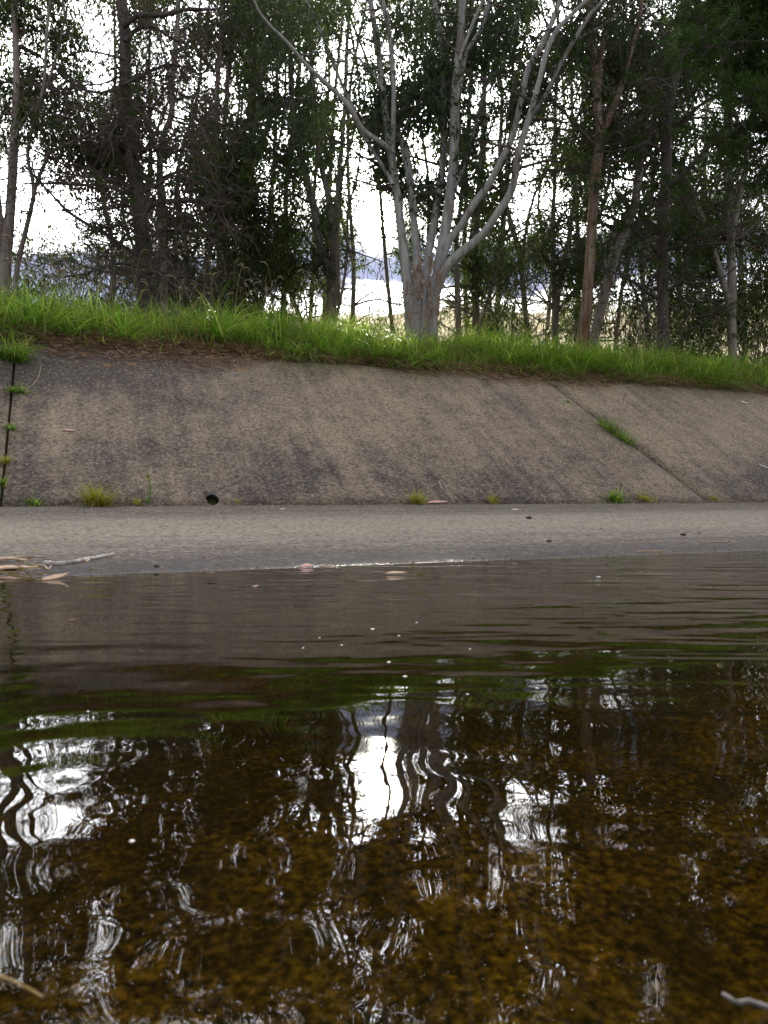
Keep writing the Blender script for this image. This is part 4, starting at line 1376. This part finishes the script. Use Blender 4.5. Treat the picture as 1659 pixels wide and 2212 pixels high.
leaf_px('dark sliver of leaf on the left waterline', 457, 1240, 20, 0.0, M_BROWNL, on_water, UPV, 0.2, lift=0.002)
leaf_px('brown leaf lying under the bark strip at the left edge', 20, 1256, 44, -0.1, M_BROWNL, on_apron, N_APRON, 0.3)
leaf_px('small dark leaf fragment on the upper left slope', 371, 846 - 50, 18, -0.25, M_BROWNL, on_slope, N_SLOPE, 0.2)
leaf_px('pale straw leaf at the right edge of the slope', 1652, 1010, 26, -0.5, M_PALEL, on_slope, N_SLOPE, 0.2)
leaf_px('dark leaf stuck on the upper right slope', 1402, 1001 - 228, 0.01, 0, M_BROWNL, on_slope, N_SLOPE, 0.3) if False else None


def stick(name, label, pix, plane, nrm, r0, r1, mat, knob=0.0, lift=None, cat='stick', n=26, group=None, sides=8):
    pts = np.array([plane(x, y) for x, y in pix])
    P = smooth_path(pts, n) + nrm * (lift if lift is not None else r0 * 0.9)
    R = np.linspace(r0, r1, n)
    if knob:
        R = R * (1 + knob * np.abs(np.sin(np.arange(n) * 1.25)) + knob * 0.6 * RNG.random(n))
    b = MB()
    b.tube(P, R, sides, 0.08, cap=True)
    return tag(b.build(name, mat, origin=P[n // 2]), label, cat, group)


def bark_strip(label, pix, plane, nrm, wd, mat):
    pts = np.array([plane(x, y) for x, y in pix])
    n = 14
    P = smooth_path(pts, n)
    t = unit(P[-1] - P[0])
    f = np.cross(nrm, t)
    b = MB()
    rows = []
    for i in range(n):
        s = i / (n - 1)
        w_ = wd * (0.55 + 0.45 * math.sin(math.pi * s)) * (1 if s < 0.85 else (1 - s) / 0.15 * 0.8 + 0.2)
        for k in (-1, -0.5, 0, 0.5, 1):
            rows.append(P[i] + f * w_ * 0.5 * k + nrm * (0.007 + 0.007 * (1 - k * k) + 0.008 * math.sin(5 * s)))
    up_ = np.array(rows)
    b.add(np.vstack([up_, up_ - nrm * 0.005]))
    o = n * 5
    q = []
    for i in range(n - 1):
        for k in range(4):
            a = i * 5 + k
            q.append((a, a + 5, a + 6, a + 1))
            q.append((o + a, o + a + 1, o + a + 6, o + a + 5))
        for k in (0, 4):
            a = i * 5 + k
            q.append((a, o + a, o + a + 5, a + 5))
    for i in (0, n - 1):
        for k in range(4):
            a = i * 5 + k
            q.append((a, a + 1, o + a + 1, o + a))
    b.q.append(np.array(q))
    return tag(b.build('bark_strip', mat, origin=P[n // 2]), label, 'bark')


bark_strip('broad tan strip of shed bark at the left waterline', [(-40, 1240), (0, 1234), (50, 1228), (82, 1226)], on_apron, N_APRON, 0.055, M_BARKS)
bark_strip('narrow reddish bark strip behind the broad one', [(-30, 1219), (10, 1214), (45, 1212), (60, 1209)], on_apron, N_APRON, 0.02, M_BARKS)
stick('stick', 'knobbly grey and white stick lying above the left waterline', [(95, 1219), (130, 1221), (170, 1215), (205, 1208), (246, 1200)], on_apron, N_APRON, 0.0075, 0.006, M_STICK, 0.5, n=44)
stick('stick', 'thin brown twig crossing behind the knobbly stick', [(185, 1216), (200, 1207), (216, 1204), (238, 1204)], on_apron, N_APRON, 0.005, 0.003, M_BARKS, 0.1)
stick('stick', 'thin reddish twig lying against the bark strip', [(70, 1224), (95, 1224), (104, 1232), (112, 1222)], on_apron, N_APRON, 0.004, 0.002, M_BARKS, 0.1)
stick('stick', 'long pale stem beside the knobbly stick at the left edge', [(-20, 1205), (20, 1206), (60, 1203), (100, 1205)], on_apron, N_APRON, 0.004, 0.002, M_STRAWS)
stick('stick', 'pale curved twig leaning on the slope right of the pink leaf', [(948, 1040), (956, 1058), (972, 1072), (982, 1087)], on_slope, N_SLOPE, 0.004, 0.003, M_STRAWS, 0.2)
stick('stick', 'dry stem lying flat at the right waterline', [(1375, 1193), (1400, 1192), (1425, 1192), (1452, 1193)], on_apron, N_APRON, 0.0035, 0.002, M_BARKS)
stick('stick', 'pale straight straw on the floor near the right edge', [(1515, 1173), (1540, 1172), (1572, 1172)], on_apron, N_APRON, 0.004, 0.003, M_STRAWS)
stick('stick', 'short bent straw next to the pale straight straw', [(1565, 1168), (1580, 1169), (1592, 1174)], on_apron, N_APRON, 0.004, 0.003, M_STRAWS)
stick('stick', 'thin pale stalk lying on the slope right of the joint tuft', [(1372, 960), (1400, 958), (1440, 944)], on_slope, N_SLOPE, 0.003, 0.002, M_BARKS)
stick('stick', 'fine curved straw bent down the upper left slope', [(88, 790), (84, 812), (72, 830), (56, 842)], on_slope, N_SLOPE, 0.003, 0.002, M_STRAWS)
stick('stick', 'long thin dry stalk lying across the lower left slope', [(48, 1052), (80, 1042), (110, 1035), (126, 1030)], on_slope, N_SLOPE, 0.003, 0.002, M_STRAWS)
stick('stick', 'fine pale straw on the right slope edge', [(1638, 1055), (1612, 1045), (1590, 1030)], on_slope, N_SLOPE, 0.003, 0.002, M_STRAWS)
stick('stick', 'thin straw stalk hanging down the slope from the turf on the right', [(1612, 800), (1616, 830), (1612, 850)], on_slope, N_SLOPE, 0.003, 0.002, M_STRAWS)
stick('stick', 'straw stalk trailing down the slope near the right joint', [(1320, 790), (1332, 812), (1345, 832)], on_slope, N_SLOPE, 0.003, 0.002, M_STRAWS)
# near the lens: a twig breaking the surface, and a reed end on the left
st = stick('stick', 'blurred grey twig breaking the water at the lower right', [(1560, 2148), (1592, 2168), (1620, 2166), (1680, 2186)], on_water, UPV, 0.0009, 0.0012, M_WETTWIG, 0.7, lift=0.0005, n=40)
stick('stick', 'blurred straw half under the water at the lower left', [(-20, 2098), (40, 2120), (95, 2150)], on_water, UPV, 0.0022, 0.001, M_STRAWS, lift=-0.002)


def pebble(label, x, y, rpx, mat, plane=on_apron, nrm=N_APRON, name='pebble', cat='pebble', flat=0.7):
    p = plane(x, y)
    r = rpx * mpx(p)
    bm = bmesh.new()
    bmesh.ops.create_icosphere(bm, subdivisions=2, radius=r)
    for vt in bm.verts:
        k = 1 + 0.3 * mnoise.noise(vt.co * (1.3 / r) + Vector((x, y, 0)))
        vt.co = Vector((vt.co.x * k * 1.2, vt.co.y * k, vt.co.z * k * flat))
    me = bpy.data.meshes.new(name)
    bm.to_mesh(me)
    bm.free()
    me.materials.append(mat)
    o = bpy.data.objects.new(name, me)
    o.location = p + np.asarray(nrm) * r * flat * 0.7
    link(o)
    return tag(o, label, cat)


pebble('dark gumnut lying on the floor right of centre', 1143, 1121, 5.5, M_PEB, name='gumnut', cat='seed pod')
pebble('dark gumnut lying on the floor nearest the right edge', 1671 - 195, 1157, 5, M_PEB, name='gumnut', cat='seed pod')
pebble('dark gumnut lying above the centre waterline', 1186, 1171, 5, M_PEB, name='gumnut', cat='seed pod')
pebble('dark pebble at the left waterline', 338, 1225, 5, M_PEB)
# pale flecks drifting on the water
for (x, y, r) in ((805, 1360, 4), (840, 1431, 3.5), (875, 1462, 4), (738, 1394, 2.5), (862, 1374, 2.5), (690, 1378, 2.5), (285, 1818, 5), (190, 1537, 2.5), (655, 1400, 2), (900, 1345, 2), (1010, 1500, 2.5), (1160, 1487, 3), (1015, 1402, 2)):
    o = pebble('pale speck of scum drifting on the dark water', x, y, r, M_FLECK, on_water, UPV, 'floating_speck', 'speck', 0.35)
    o['group'] = 'pale specks drifting on the water'

# chips, seeds and scraps strewn over the concrete, thicker along the water's edge
db = MB()


def scraps(n, uv, zf, lo, hi, nrm):
    u_, v_ = uv
    p_ = np.stack([u_ * CR - v_ * SR, u_ * SR + v_ * CR, zf(v_) + 0.004], -1)
    leaves(db, p_, unit(RNG.normal(size=(n, 3)) * np.array([1, 1, 0.35])), RNG.uniform(lo, hi, n), RNG.uniform(lo, hi, n) * 0.45)


n = 420
scraps(n, (RNG.uniform(-3, 12, n), V_WL + np.abs(RNG.normal(0, 0.05, n)) + 0.01), lambda q: AP * (q - V_WL), 0.006, 0.026, N_APRON)
n = 260
scraps(n, (RNG.uniform(-3, 10, n), RNG.uniform(V_WL, V_TOE, n)), lambda q: AP * (q - V_WL), 0.006, 0.03, N_APRON)
n = 240
scraps(n, (RNG.uniform(-2, 10, n), V_TOE - 0.02 - np.abs(RNG.normal(0, 0.03, n))), lambda q: AP * (q - V_WL), 0.01, 0.04, N_APRON)
n = 200
scraps(n, (RNG.uniform(-3, 12, n), V_TOE + (V_TOP - V_TOE) * RNG.random(n)), lambda q: Z_TOE + (q - V_TOE) * (Z_TOP - Z_TOE) / (V_TOP - V_TOE) + 0.006, 0.008, 0.03, N_SLOPE)
p_ = np.array([on_apron(x_, y_) for x_, y_ in zip(RNG.normal(25, 50, 150), RNG.normal(1233, 13, 150))]) + [0, 0, 0.006]
leaves(db, p_, unit(RNG.normal(size=(150, 3)) * np.array([1, 0.6, 0.12])), RNG.uniform(0.02, 0.09, 150), RNG.uniform(0.003, 0.008, 150))
tag(db.build('scattered_debris', M_STRAW), 'tiny scraps of leaf and bark strewn over the concrete and along the waterline', 'debris', kind='stuff')
